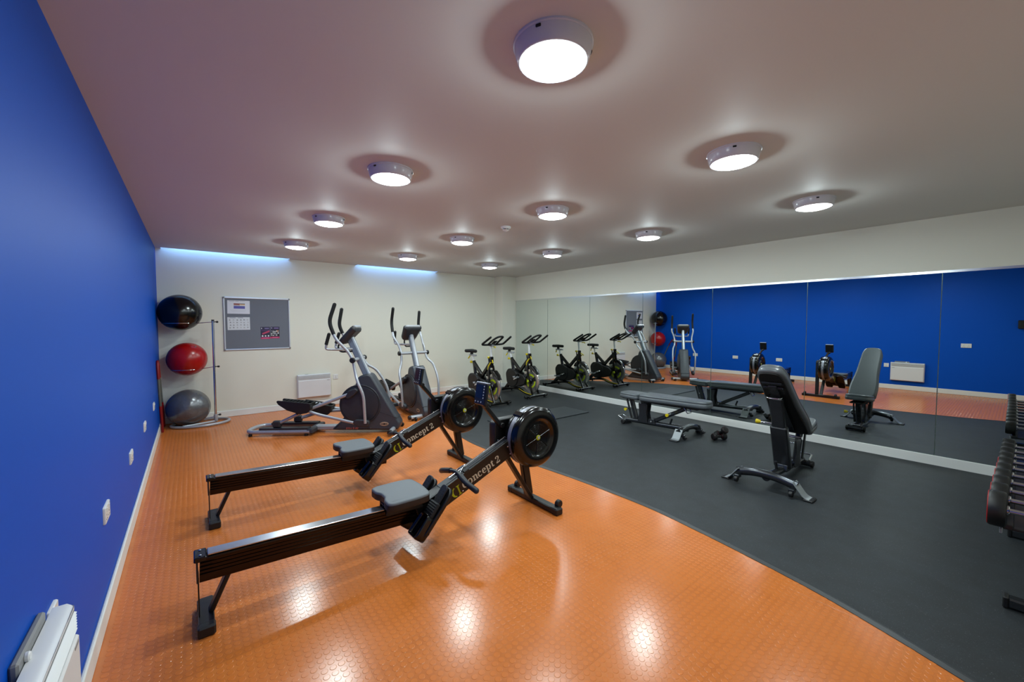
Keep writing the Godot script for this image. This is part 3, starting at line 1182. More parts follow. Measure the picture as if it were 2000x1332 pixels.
	for s in [-1.0, 1.0]:
		X = Transform3D(ft, heel + Vector3(0, 0, s * 0.105))
		st = surface()
		layered(st, shape([[0.0, -0.056], [0.02, -0.064], [0.24, -0.064], [0.3, -0.056], [0.33, -0.03], [0.33, 0.03], [0.3, 0.056], [0.24, 0.064], [0.02, 0.064], [0.0, 0.056]], 0.02), slab(0.028, 0.006), Transform3D(Basis.IDENTITY, Vector3(0, -0.03, 0)))
		var plate := piece(st, "footplate", "black_satin", o)
		st = surface()
		layered(st, shape([[-0.03, -0.05], [0.0, -0.058], [0.13, -0.05], [0.13, 0.05], [0.0, 0.058], [-0.03, 0.05]], 0.03), [[0.0, -0.03], [0.0, 0.03], [0.004, 0.045], [0.012, 0.045], [0.016, 0.012]], Transform3D.IDENTITY, 1.2)
		piece(st, "heel_cup", "black_gloss", plate)
		st = surface()
		layered(st, rectangle(0.2, 0.07, 0.033, 6), slab(0.014, 0.004), Transform3D(Basis(Vector3.BACK, 0.06), Vector3(0.235, 0.006, 0)))
		var flex := piece(st, "flexible_foot_rest", "grip_blue", plate)
		for i in 5:
			for j in [-1, 1]:
				st = surface()
				box(st, Vector3(0.232 + i * 0.02, 0.0202 + i * 0.0012, j * 0.016), Vector3(0.01, 0.0015, 0.008), 0.0, Basis(Vector3.BACK, 0.06))
				piece(st, "adjusting_slot", "dark_slot", flex)
		st = surface()
		layered(st, rectangle(0.1, 0.096, 0.012), slab(0.026, 0.006), Transform3D(Basis(Vector3.BACK, 0.06), Vector3(0.165, 0.002, 0)))
		var wrap := piece(st, "foot_strap", "strap", plate)
		for i in 6:
			st = surface()
			box(st, Vector3(0.127 + i * 0.0155, 0.0265 + i * 0.001, 0), Vector3(0.006, 0.005, 0.09), 0.0015, Basis(Vector3.BACK, 0.06))
			piece(st, "strap_rib", "grip_blue", wrap)
		st = surface()
		box(st, Vector3(0.175, 0.012, -s * 0.075), Vector3(0.06, 0.004, 0.085), 0.001, Basis(Vector3.RIGHT, s * 0.35))
		piece(st, "strap_tail", "strap", wrap)
		X = Transform3D.IDENTITY
	st = surface()
	tube(st, [Vector3(1.12, 0.14, -0.17), Vector3(1.12, 0.14, 0.17)], 0.012, 8)
	tube(st, [Vector3(1.24, 0.3, -0.1), Vector3(1.24, 0.3, 0.1)], 0.012, 8)
	piece(st, "footplate_axle", "black_satin", o)
	# handle resting in its hooks
	var hc := lo + way * 0.372 + up * 0.08
	st = surface()
	tube(st, bent([hc + Vector3(-0.015, -0.01, -0.08), hc, hc + Vector3(-0.015, -0.01, 0.08)], 0.05), 0.015, 10)
	var handle := piece(st, "pull_handle", "black_satin", o)
	for s in [-1, 1]:
		st = surface()
		tube(st, bent([hc + Vector3(-0.012, -0.008, s * 0.07), hc + Vector3(-0.02, -0.028, s * 0.15), hc + Vector3(0.005, -0.06, s * 0.235)], 0.06), 0.02, 12)
		ball(st, 0.02, hc + Vector3(0.005, -0.06, s * 0.235), 8, 12)
		piece(st, "rubber_grip", "grip_blue", handle)
	st = surface()
	tube(st, [hc + Vector3(0, 0.0, -0.03), hc + way * 0.07 + Vector3(0, 0.012, 0), hc + Vector3(0, 0.0, 0.03)], 0.003, 6)
	piece(st, "chain_yoke", "steel", handle)
	st = surface()
	box(st, hc + way * 0.05 - up * 0.018, Vector3(0.05, 0.03, 0.09), 0.006, turn)
	piece(st, "handle_rest", "black_plastic", o)
	# chain box, front legs, foot bar
	st = surface()
	layered(st, shape([[1.79, 0.44], [1.93, 0.4], [2.06, 0.44], [2.06, 0.7], [2.02, 0.72], [1.82, 0.72], [1.79, 0.69]], 0.015), slab(0.075, 0.008), upright(Vector3(0, 0, -0.115)))
	piece(st, "chain_box", "black_satin", o)
	for p in [[1.83, 0.5], [1.9, 0.46], [1.82, 0.56], [1.95, 0.5]]:
		st = surface()
		disc(st, 0.006, 0.006, spin_z(Vector3(p[0], p[1], -0.038)))
		piece(st, "bolt", "steel", o)
	st = surface()
	beam(st, Vector3(2.05, 0.70, -0.085), Vector3(2.15, 0.045, -0.06), 0.07, 0.05, 0.008, Vector3.RIGHT)
	piece(st, "front_leg", "black_satin", o)
	st = surface()
	beam(st, Vector3(1.86, 0.45, 0.0), Vector3(2.125, 0.04, 0.0), 0.03, 0.05, 0.004, Vector3.RIGHT)
	piece(st, "front_strut", "black_satin", o)
	st = surface()
	box(st, Vector3(2.15, 0.028, 0), Vector3(0.065, 0.044, 0.58), 0.006)
	var bar := piece(st, "front_foot_bar", "black_satin", o)
	for s in [-1, 1]:
		st = surface()
		box(st, Vector3(2.15, 0.026, s * 0.275), Vector3(0.07, 0.052, 0.06), 0.008)
		piece(st, "rubber_pad", "black_plastic", bar)
		st = surface()
		disc(st, 0.031, 0.036, spin_z(Vector3(2.19, 0.062, s * 0.25)), 0.006)
		piece(st, "transport_wheel", "black_plastic", bar)
	# flywheel housing
	var c := Vector3(2.085, 0.572, 0)
	st = surface()
	lathe(st, [Vector2(0, -0.035), Vector2(0.15, -0.035), Vector2(0.2, -0.028), Vector2(0.226, -0.012), Vector2(0.234, 0.012), Vector2(0.234, 0.03), Vector2(0.226, 0.032), Vector2(0.226, 0.075), Vector2(0.234, 0.077), Vector2(0.2365, 0.09), Vector2(0.2345, 0.108), Vector2(0.229, 0.122), Vector2(0.218, 0.133), Vector2(0.2, 0.141), Vector2(0.178, 0.1445), Vector2(0.155, 0.1445), Vector2(0.145, 0.141), Vector2(0.138, 0.131), Vector2(0.128, 0.126), Vector2(0.03, 0.126), Vector2(0.0, 0.126)], 56, spin_z(c), 0.9)
	var cage := piece(st, "flywheel_housing", "black_gloss", o)
	st = surface()
	lathe(st, [Vector2(0.2262, 0.033), Vector2(0.2315, 0.035), Vector2(0.2315, 0.072), Vector2(0.2262, 0.074)], 56, spin_z(c))
	piece(st, "perforated_band", "band_steel", cage)
	for k in 9:
		st = surface()
		var ring: Array[Vector3] = []
		for i in 36:
			ring.append(c + Vector3(cos(TAU * i / 36) * (0.03 + k * 0.0095), sin(TAU * i / 36) * (0.03 + k * 0.0095), 0.127))
		tube(st, ring, 0.0022, 5, true)
		piece(st, "grille_ring", "black_gloss", cage)
	for k in 6:
		var w := 0.35 + TAU * k / 6
		st = surface()
		beam(st, c + Vector3(cos(w) * 0.02, sin(w) * 0.02, 0.127), c + Vector3(cos(w) * 0.13, sin(w) * 0.13, 0.127), 0.004, 0.006, 0.001, Vector3.BACK)
		piece(st, "grille_spoke", "black_gloss", cage)
	st = surface()
	disc(st, 0.021, 0.008, spin_z(c + Vector3(0, 0, 0.13)))
	var hub := piece(st, "hub_cap", "logo_lime", cage)
	st = surface()
	disc(st, 0.011, 0.004, spin_z(c + Vector3(0.002, 0, 0.1345)))
	piece(st, "hub_mark", "button_pale", hub)
	for w in [2.2, 0.9]:
		var n := Vector3(cos(w), sin(w), 0)
		st = surface()
		box(st, c + n * 0.238 + Vector3(0, 0, 0.054), Vector3(0.016, 0.045, 0.09), 0.005, Basis(n, Vector3(-n.y, n.x, 0), Vector3.BACK))
		piece(st, "cover_clip", "black_gloss", cage)
	st = surface()
	box(st, Vector3(2.05, 0.63, -0.02), Vector3(0.08, 0.05, 0.05), 0.005)
	piece(st, "axle_bracket", "black_satin", o)
	# monitor on its arm
	st = surface()
	beam(st, Vector3(1.86, 0.66, -0.05), Vector3(1.665, 0.865, -0.01), 0.034, 0.03, 0.005)
	piece(st, "monitor_arm", "black_satin", o)
	for p in [Vector3(1.85, 0.675, -0.03), Vector3(1.675, 0.86, 0.01)]:
		st = surface()
		disc(st, 0.02, 0.03, spin_z(p), 0.004)
		piece(st, "arm_joint", "black_satin", o)
	X = Transform3D(Basis(Vector3.BACK, -0.16), Vector3(1.645, 0.945, 0))
	st = surface()
	box(st, Vector3(0.0, 0, 0), Vector3(0.034, 0.165, 0.135), 0.009)
	var screen := piece(st, "monitor", "monitor_case", o)
	st = surface()
	box(st, Vector3(-0.0172, 0.018, -0.012), Vector3(0.002, 0.1, 0.085), 0.0008)
	piece(st, "display", "screen_grey", screen)
	st = surface()
	box(st, Vector3(0.003, 0.082, 0), Vector3(0.04, 0.006, 0.125), 0.002)
	piece(st, "card_slot_lip", "button_pale", screen)
	for k in 8:
		st = surface()
		var at := Vector3(-0.018, 0.058 - k * 0.021, 0.047) if k < 5 else Vector3(-0.018, -0.058, -0.045 + (k - 5) * 0.036)
		disc(st, 0.0055, 0.003, spin_x(at), 0.001, 10)
		piece(st, "button", "button_pale", screen)
	X = Transform3D.IDENTITY
	again(o, "rowing_machine", "black rowing machine with grey seat, standing beside the side-on elliptical trainer", Vector3(0.455, 0, -3.64), 0.0)


# ---------------------------------------------------------------- elliptical trainers: forward is +x, origin at the rear end
func ellipticals() -> void:
	var o := thing("elliptical_trainer", "grey elliptical trainer turned side-on in front of the cream wall heater", "elliptical trainer", Vector3(0.96, 0, -6.355), -35.1)
	var st := surface()
	# rear frame loop and tracks
	tube(st, bent([Vector3(0.85, 0.055, 0.19), Vector3(0.06, 0.055, 0.19), Vector3(0.02, 0.055, 0.0), Vector3(0.06, 0.055, -0.19), Vector3(0.85, 0.055, -0.19)], 0.12, 6), 0.027, 10)
	piece(st, "rear_frame", "silver_paint", o)
	for s in [-1, 1]:
		st = surface()
		box(st, Vector3(0.52, 0.09, s * 0.15), Vector3(0.62, 0.03, 0.1), 0.006)
		piece(st, "roller_track", "machine_dark", o)
		for x in [0.1, 0.8]:
			st = surface()
			disc(st, 0.022, 0.03, Transform3D(Basis.IDENTITY, Vector3(x, 0.015, s * 0.19)), 0.004)
			piece(st, "levelling_foot", "black_plastic", o)
	st = surface()
	box(st, Vector3(0.85, 0.06, 0), Vector3(0.08, 0.06, 0.42), 0.01)
	piece(st, "frame_joint", "machine_grey", o)
	st = surface()
	beam(st, Vector3(0.85, 0.065, 0), Vector3(1.3, 0.065, 0), 0.065, 0.1, 0.015)
	piece(st, "base_tube", "silver_paint", o)
	# front stabiliser
	st = surface()
	tube(st, [Vector3(1.9, 0.055, -0.29), Vector3(1.9, 0.055, 0.29)], 0.03, 14)
	var stab := piece(st, "front_stabiliser", "silver_paint", o)
	for s in [-1, 1]:
		st = surface()
		disc(st, 0.033, 0.04, spin_z(Vector3(1.9, 0.055, s * 0.3)), 0.006)
		piece(st, "end_cap", "black_plastic", stab)
		st = surface()
		disc(st, 0.03, 0.03, spin_z(Vector3(1.945, 0.032, s * 0.22)), 0.006)
		piece(st, "transport_wheel", "black_plastic", stab)
		st = surface()
		disc(st, 0.02, 0.05, Transform3D(Basis.IDENTITY, Vector3(1.88, 0.025, s * 0.24)), 0.004)
		piece(st, "levelling_foot", "black_plastic", stab)
	# housing
	var hull := shape([[1.08, 0.045], [1.25, 0.2], [1.35, 0.45], [1.44, 0.76], [1.6, 0.8], [1.99, 0.12], [1.965, 0.04], [1.84, 0.035]], 0.06, 5)
	st = surface()
	layered(st, hull, [[0.024, -0.105], [0.008, -0.1], [0.0, -0.085], [0.0, 0.085], [0.008, 0.1], [0.024, 0.105]], upright(Vector3.ZERO), 0.5)
	var shell := piece(st, "drive_housing", "machine_grey", o)
	for s in [-1.0, 1.0]:
		st = surface()
		var t := spin_z(Vector3(1.47, 0.385, 0))
		if s < 0:
			t = Transform3D(Basis(Vector3.RIGHT, -PI / 2), Vector3(1.47, 0.385, 0))
		lathe(st, [Vector2(0.268, 0.09), Vector2(0.268, 0.112), Vector2(0.262, 0.118), Vector2(0.252, 0.118), Vector2(0.25, 0.113), Vector2(0.245, 0.113), Vector2(0.24, 0.122), Vector2(0.15, 0.128), Vector2(0.0, 0.13)], 44, t, 0.5)
		piece(st, "crank_disc", "machine_dark", shell)
	st = surface()
	beam(st, Vector3(1.62, 0.32, 0.0), Vector3(1.95, 0.2, 0.0), 0.005, 0.216, 0.001)
	piece(st, "housing_seam", "machine_dark", shell)
	lettering("Elite R-80", 0.036, "logo_red", "model_lettering", shell, Transform3D(Basis(Vector3.RIGHT, Vector3(0.2, 1, 0), Vector3.BACK), Vector3(1.36, 0.068, 0.1055)), "Droid Sans")
	st = surface()
	var oval := []
	for k in 24:
		oval.append([1.78 + cos(TAU * k / 24) * 0.058, 0.12 + sin(TAU * k / 24) * 0.028])
	layered(st, shape(oval), [[0.0, 0.0], [0.003, 0.002]], upright(Vector3(0, 0, 0.105)))
	var badge := piece(st, "oval_badge", "badge", shell)
	st = surface()
	box(st, Vector3(1.78, 0.12, 0.1075), Vector3(0.08, 0.008, 0.001))
	disc(st, 0.011, 0.002, spin_z(Vector3(1.78, 0.12, 0.1075)), 0.0005)
	piece(st, "badge_mark", "dark_slot", badge)
	st = surface()
	box(st, Vector3(1.955, 0.16, 0.0), Vector3(0.006, 0.05, 0.05), 0.001, Basis(Vector3.BACK, 0.5))
	piece(st, "rating_label", "white_plastic", shell)
	# mast and console
	st = surface()
	beam(st, Vector3(1.545, 0.74, 0), Vector3(1.315, 1.27, 0), 0.085, 0.07, 0.012, Vector3.LEFT)
	piece(st, "mast", "machine_light", o)
	st = surface()
	beam(st, Vector3(1.585, 0.745, 0), Vector3(1.352, 1.285, 0), 0.03, 0.055, 0.012, Vector3.LEFT)
	piece(st, "mast_front_tube", "silver_paint", o)
	# the console is a slab facing the rider, up and to the rear
	var face := Basis(Vector3(0.69, 0.724, 0), Vector3(-0.724, 0.69, 0), Vector3.BACK)
	st = surface()
	X = Transform3D(face, Vector3(1.315, 1.305, 0))
	layered(st, shape([[-0.15, -0.095], [-0.1, -0.125], [0.13, -0.155], [0.15, -0.13], [0.16, 0.0], [0.15, 0.13], [0.13, 0.155], [-0.1, 0.125], [-0.15, 0.095]], 0.03, 4), [[0.045, -0.05], [0.012, -0.032], [0.0, -0.005], [0.0, 0.02], [0.01, 0.03]], Transform3D.IDENTITY, 0.8)
	var con := piece(st, "console", "machine_dark", o)
	st = surface()
	layered(st, rectangle(0.11, 0.17, 0.015), [[0.0, 0.028], [0.0, 0.032]], Transform3D(Basis.IDENTITY, Vector3(0.05, 0, 0)))
	piece(st, "display", "screen_grey", con)
	for k in 6:
		st = surface()
		box(st, Vector3(-0.05 - 0.035 * (k / 3), 0.031, -0.05 + 0.05 * (k % 3)), Vector3(0.018, 0.004, 0.03), 0.001)
		piece(st, "button", "button_pale", con)
	st = surface()
	box(st, Vector3(0.152, 0.005, 0), Vector3(0.022, 0.045, 0.24), 0.01)
	piece(st, "console_rim", "silver_paint", con)
	st = surface()
	disc(st, 0.035, 0.07, Transform3D(Basis.IDENTITY, Vector3(-0.04, -0.065, 0)), 0.01)
	piece(st, "console_neck", "machine_dark", con)
	X = Transform3D.IDENTITY
	# pivot axle
	st = surface()
	tube(st, [Vector3(1.425, 0.985, -0.24), Vector3(1.425, 0.985, 0.24)], 0.024, 12)
	piece(st, "pivot_axle", "silver_paint", o)
	for s in [-1.0, 1.0]:
		var k: float = 0.0 if s > 0 else -0.07   # the far side is half a turn on
		var fwd: float = 0.0 if s > 0 else 0.185
		# swinging arm: grip, upper bend, lower arm
		st = surface()
		tube(st, bent([Vector3(1.195 + k, 1.33, s * 0.255), Vector3(1.235 + k, 1.25, s * 0.262), Vector3(1.36, 1.1, s * 0.215), Vector3(1.42, 0.985, s * 0.205), Vector3(1.45, 0.82, s * 0.22), Vector3(1.50, 0.70, s * 0.285), Vector3(1.57, 0.54, s * 0.285), Vector3(1.58, 0.17, s * 0.265)] if s > 0 else [Vector3(1.125, 1.33, -0.255), Vector3(1.165, 1.25, -0.262), Vector3(1.34, 1.1, -0.215), Vector3(1.42, 0.985, -0.205), Vector3(1.47, 0.885, -0.215), Vector3(1.58, 0.82, -0.26), Vector3(1.68, 0.67, -0.275), Vector3(1.745, 0.52, -0.275), Vector3(1.765, 0.2, -0.262)], 0.09, 5), 0.0185, 12)
		var arm := piece(st, "swing_arm", "silver_paint", o)
		st = surface()
		var tip := Vector3(1.215, 1.70, 0.25) if s > 0 else Vector3(1.125, 1.655, -0.25)
		var crook := Vector3(1.14, 1.48, 0.25) if s > 0 else Vector3(1.085, 1.44, -0.25)
		tube(st, bent([tip, crook, Vector3(1.2 + k, 1.32, s * 0.256)], 0.08, 6), 0.0235, 12)
		ball(st, 0.0235, tip, 8, 12)
		piece(st, "foam_grip", "black_foam", arm)
		st = surface()
		disc(st, 0.036, 0.035, spin_z(Vector3(1.425, 0.985, s * 0.245)), 0.008)
		piece(st, "pivot_cap", "black_plastic", arm)
		st = surface()
		layered(st, shape([[1.40, 0.16], [1.44, 0.205], [1.56, 0.2], [1.615, 0.185], [1.625, 0.13], [1.58, 0.1], [1.46, 0.115]], 0.03), slab(0.06, 0.012), upright(Vector3(fwd + 0.01, 0.04 if s < 0 else 0.015, s * 0.235 - 0.03)))
		piece(st, "link_boot", "machine_dark", arm)
		# pedal link, crank link, pedal, roller
		st = surface()
		tube(st, bent([Vector3(0.74, 0.345, s * 0.2), Vector3(0.8, 0.345, s * 0.21), Vector3(0.96, 0.285, s * 0.22), Vector3(1.45 + fwd, 0.165 if s > 0 else 0.19, s * 0.235)], 0.06, 5), 0.019, 10)
		piece(st, "pedal_link", "silver_paint", o)
		st = surface()
		if s > 0:
			tube(st, bent([Vector3(0.42, 0.15, 0.15), Vector3(0.78, 0.32, 0.16), Vector3(1.4, 0.555, 0.165)], 0.1, 4), 0.022, 10)
		else:
			tube(st, bent([Vector3(0.56, 0.15, -0.15), Vector3(0.85, 0.24, -0.16), Vector3(1.5, 0.28, -0.165)], 0.1, 4), 0.022, 10)
		piece(st, "crank_link", "silver_paint", o)
		st = surface()
		if s > 0:
			layered(st, shape([[1.3, 0.49], [1.34, 0.58], [1.44, 0.615], [1.47, 0.58], [1.42, 0.52], [1.34, 0.475]], 0.02), slab(0.06, 0.012), upright(Vector3(0, 0, 0.13)))
		else:
			layered(st, shape([[1.42, 0.24], [1.42, 0.31], [1.52, 0.33], [1.56, 0.28], [1.52, 0.23]], 0.02), slab(0.06, 0.012), upright(Vector3(0, 0, -0.19)))
		piece(st, "crank_boot", "machine_dark", o)
		var px := 0.0 if s > 0 else 0.13
		var py := 0.0 if s > 0 else -0.09
		var tilt := 0.06 if s > 0 else 0.0
		# a deep tray that tapers up to a pointed heel
		X = Transform3D(Basis(Vector3.BACK, tilt - 0.06), Vector3(0.68 + px, 0.40 + py, s * 0.17))
		var flank := shape([[-0.215, 0.06], [-0.19, 0.02], [-0.08, -0.055], [0.08, -0.105], [0.17, -0.09], [0.205, -0.05], [0.205, 0.03], [0.195, 0.035], [-0.2, 0.075]], 0.012, 3)
		st = surface()
		for e in [-1, 1]:
			layered(st, flank, slab(0.014, 0.004), upright(Vector3(0, 0, e * 0.078 - 0.007)), 0.8)
		box(st, Vector3(0.2, -0.01, 0), Vector3(0.014, 0.085, 0.15), 0.004)
		layered(st, inset(flank, 0.02), slab(0.15, 0.004), upright(Vector3(0, -0.008, -0.075)), 0.8)
		var ped := piece(st, "pedal", "black_plastic", o)
		st = surface()
		for i in 7:
			box(st, Vector3(-0.14 + i * 0.045, 0.062 - (i * 0.045) * 0.098, 0), Vector3(0.012, 0.012, 0.12), 0.002, Basis(Vector3.BACK, -0.098))
		piece(st, "pedal_tread", "black_foam", ped)
		X = Transform3D.IDENTITY
		st = surface()
		beam(st, Vector3(0.68 + px, 0.36 + py, s * 0.165), Vector3(0.72 + px, 0.29 + py, s * 0.165), 0.08, 0.06, 0.01)
		piece(st, "pedal_bracket", "machine_dark", o)
		st = surface()
		box(st, Vector3(0.42 + px, 0.15, s * 0.15), Vector3(0.1, 0.09, 0.07), 0.015)
		var car := piece(st, "roller_bracket", "machine_dark", o)
		st = surface()
		disc(st, 0.034, 0.035, spin_z(Vector3(0.41 + px, 0.14, s * 0.15)), 0.006)
		piece(st, "roller", "black_plastic", car)
		# fixed grips with pulse pads
		st = surface()
		tube(st, bent([Vector3(1.075, 1.19, s * 0.17), Vector3(1.06, 1.125, s * 0.165), Vector3(1.2, 1.115, s * 0.12), Vector3(1.36, 1.12, s * 0.02)], 0.06, 6), 0.0155, 10)
		var fix := piece(st, "fixed_handle", "silver_paint", o)
		st = surface()
		tube(st, [Vector3(1.07, 1.185, s * 0.17), Vector3(1.11, 1.32, s * 0.175)], 0.021, 12)
		ball(st, 0.021, Vector3(1.11, 1.32, s * 0.175), 6, 12)
		piece(st, "pulse_grip", "black_foam", fix)
	st = surface()
	tube(st, bent([Vector3(1.36, 1.09, 0.03), Vector3(1.2, 1.08, 0.04), Vector3(1.17, 1.16, 0.05), Vector3(1.24, 1.24, 0.05)], 0.06), 0.012, 8)
	piece(st, "bottle_holder", "black_plastic", o)
	again(o, "elliptical_trainer", "grey elliptical trainer standing between the indoor cycles and the other trainer", Vector3(3.17, 0, -7.53), -89.5)


# ---------------------------------------------------------------- indoor cycles: forward is +x, origin under the front bar
func cycles() -> void:
	var o := thing("indoor_cycle", "black indoor cycle with yellow knobs next to the elliptical trainer", "exercise bike", Vector3(4.56, 0.008, -5.68), -90.0)
	var st := surface()
	for e in [[0.0, "front_bar"], [-1.04, "rear_bar"]]:
		st = surface()
		tube(st, [Vector3(e[0], 0.045, -0.26), Vector3(e[0], 0.045, 0.26)], 0.026, 12)
		var bar := piece(st, e[1], "black_gloss", o)
		for s in [-1, 1]:
			st = surface()
			disc(st, 0.03, 0.03, spin_z(Vector3(e[0], 0.045, s * 0.272)), 0.006)
			piece(st, "end_cap", "black_plastic", bar)
			st = surface()
			disc(st, 0.018, 0.03, Transform3D(Basis.IDENTITY, Vector3(e[0], 0.015, s * 0.22)), 0.003)
			piece(st, "levelling_foot", "black_plastic", bar)
			if e[0] == 0.0:
				st = surface()
				disc(st, 0.026, 0.022, spin_z(Vector3(0.04, 0.04, s * 0.2)), 0.004)
				piece(st, "transport_wheel", "black_plastic", bar)
	# bottom beam, dropping under the flywheel, with a yellow stripe
	var keel := bent([Vector3(-1.03, 0.07, 0), Vector3(-0.52, 0.13, 0), Vector3(-0.3, 0.055, 0), Vector3(0.0, 0.04, 0)], 0.12, 6)
	st = surface()
	sweep(st, keel, rectangle(0.06, 0.045, 0.012, 2))
	piece(st, "bottom_beam", "black_gloss", o)
	for s in [-1, 1]:
		st = surface()
		var line: Array[Vector3] = []
		for p in keel.slice(5):
			line.append(p + Vector3(0, 0.012, s * 0.031))
		tube(st, line, 0.006, 6)
		piece(st, "yellow_stripe", "yellow", o)
	# frame: rear stay, seat tube and head tube in a V
	st = surface()
	beam(st, Vector3(-0.98, 0.06, 0), Vector3(-0.62, 0.42, 0), 0.07, 0.06, 0.01)
	piece(st, "rear_stay", "black_gloss", o)
	st = surface()
	beam(st, Vector3(-0.76, 0.72, 0), Vector3(-0.47, 0.48, 0), 0.065, 0.05, 0.012)
	beam(st, Vector3(-0.5, 0.47, 0), Vector3(-0.19, 0.77, 0), 0.07, 0.055, 0.012)
	piece(st, "main_frame", "black_gloss", o)
	st = surface()
	beam(st, Vector3(-0.76, 0.75, 0), Vector3(-0.705, 0.5, 0), 0.06, 0.05, 0.01, Vector3.RIGHT)
	piece(st, "seat_tube", "black_gloss", o)
	st = surface()
	beam(st, Vector3(-0.71, 0.54, 0), Vector3(-0.68, 0.42, 0), 0.045, 0.04, 0.008, Vector3.RIGHT)
	piece(st, "seat_tube_foot", "silver_paint", o)
	st = surface()
	beam(st, Vector3(-0.19, 0.86, 0), Vector3(-0.19, 0.66, 0), 0.065, 0.06, 0.012, Vector3.RIGHT)
	piece(st, "head_tube", "black_gloss", o)
	# fork and flywheel
	for s in [-1, 1]:
		st = surface()
		var blade := bent([Vector3(-0.19, 0.7, s * 0.03), Vector3(-0.2, 0.6, s * 0.06), Vector3(-0.14, 0.32, s * 0.065), Vector3(0.0, 0.05, s * 0.08)], 0.06, 4)
		sweep(st, blade, rectangle(0.022, 0.045, 0.006, 2), Vector3.RIGHT)
		piece(st, "fork_blade", "black_gloss", o)
		st = surface()
		disc(st, 0.026, 0.02, spin_z(Vector3(-0.145, 0.32, s * 0.085)), 0.005)
		piece(st, "axle_nut", "lime", o)
	var c := Vector3(-0.145, 0.318, 0)
	st = surface()
	lathe(st, [Vector2(0.19, -0.014), Vector2(0.236, -0.014), Vector2(0.24, -0.01), Vector2(0.24, 0.01), Vector2(0.236, 0.014), Vector2(0.19, 0.014), Vector2(0.19, -0.014)], 48, spin_z(c), 0.5)
	var wheel := piece(st, "flywheel", "flywheel_rim", o)
	st = surface()
	lathe(st, [Vector2(0.0, -0.01), Vector2(0.192, -0.01), Vector2(0.192, 0.01), Vector2(0.0, 0.01)], 40, spin_z(c), 0.5)
	piece(st, "flywheel_disc", "flywheel_grey", wheel)
	for s in [-1.0, 1.0]:
		var t := spin_z(c) if s > 0 else Transform3D(Basis(Vector3.RIGHT, -PI / 2), c)
		st = surface()
		lathe(st, [Vector2(0.14, 0.009), Vector2(0.14, 0.013), Vector2(0.105, 0.013), Vector2(0.105, 0.009)], 32, t, 0.5)
		piece(st, "lime_ring", "lime", wheel)
		st = surface()
		disc(st, 0.06, 0.05, spin_z(c + Vector3(0, 0, s * 0.025)), 0.012)
		piece(st, "hub", "black_gloss", wheel)
		for k in 3:
			var w := 0.4 + TAU * k / 3
			st = surface()
			layered(st, shape([[0.05, -0.025], [0.15, -0.045], [0.15, 0.045], [0.05, 0.025]], 0.01), [[0.0, 0.0], [0.0, 0.008]], Transform3D(Basis(Vector3.BACK, w), c) * upright(Vector3(0, 0, 0.009 if s > 0 else -0.017)))
			piece(st, "web", "black_satin", wheel)
	st = surface()
	layered(st, shape([[-0.32, 0.5], [-0.28, 0.58], [-0.2, 0.63], [-0.08, 0.62], [0.02, 0.54], [0.06, 0.46], [0.0, 0.5], [-0.1, 0.57], [-0.2, 0.57], [-0.27, 0.5]], 0.015), slab(0.1, 0.008), upright(Vector3(0, 0, -0.05)), 0.8)
	piece(st, "flywheel_guard", "black_gloss", o)
	# chain guard on both sides, cranks and pedals
	for s in [-1.0, 1.0]:
		st = surface()
		layered(st, shape([[-0.86, 0.42], [-0.82, 0.22], [-0.72, 0.135], [-0.56, 0.15], [-0.25, 0.24], [-0.22, 0.36], [-0.3, 0.42], [-0.5, 0.46], [-0.62, 0.52], [-0.78, 0.52]], 0.05), slab(0.05, 0.012), upright(Vector3(0, 0, 0.04 if s > 0 else -0.09)), 0.8)
		piece(st, "chain_guard", "black_plastic", o)
		st = surface()
		disc(st, 0.17, 0.014, spin_z(Vector3(-0.62, 0.335, s * 0.094)), 0.006, 36)
		piece(st, "guard_disc", "black_plastic", o)
	st = surface()
	tube(st, [Vector3(-0.52, 0.325, -0.14), Vector3(-0.52, 0.325, 0.14)], 0.014, 10)
	piece(st, "crank_axle", "steel", o)
	for s in [-1.0, 1.0]:
		var tip := Vector3(-0.52 + s * 0.15, 0.325 + s * 0.06, s * 0.135)
		st = surface()
		beam(st, Vector3(-0.52, 0.325, s * 0.135), tip, 0.028, 0.016, 0.004)
		var crank := piece(st, "crank_arm", "chrome", o)
		st = surface()
		box(st, tip + Vector3(0, 0, s * 0.07), Vector3(0.1, 0.022, 0.085), 0.005)
		var ped := piece(st, "pedal", "silver_paint", crank)
		st = surface()
		for k in 5:
			box(st, tip + Vector3(-0.05 + k * 0.025, 0.012, s * 0.07), Vector3(0.008, 0.012, 0.085), 0.001)
		piece(st, "pedal_teeth", "silver_paint", ped)
		st = surface()
		sweep(st, bent([tip + Vector3(0.03, 0.0, s * 0.03), tip + Vector3(0.06, 0.06, s * 0.04), tip + Vector3(0.06, 0.06, s * 0.1), tip + Vector3(0.03, 0.0, s * 0.112)], 0.03), rectangle(0.03, 0.003), Vector3.RIGHT)
		piece(st, "toe_cage", "black_plastic", ped)
	# seat
	st = surface()
	beam(st, Vector3(-0.75, 0.66, 0), Vector3(-0.8, 0.845, 0), 0.036, 0.03, 0.008, Vector3.RIGHT)
	piece(st, "seat_post", "white_metal", o)
	st = surface()
	box(st, Vector3(-0.80, 0.85, 0), Vector3(0.22, 0.03, 0.045), 0.008)
	var slide := piece(st, "seat_slider", "silver_paint", o)
	st = surface()
	tube(st, [Vector3(-0.9, 0.83, 0.0), Vector3(-0.93, 0.78, 0.02)], 0.012, 8)
	piece(st, "slider_lever", "yellow", slide)
	st = surface()
	box(st, Vector3(-0.84, 0.875, 0), Vector3(0.06, 0.05, 0.04), 0.008)
	piece(st, "saddle_clamp", "black_plastic", o)
	st = surface()
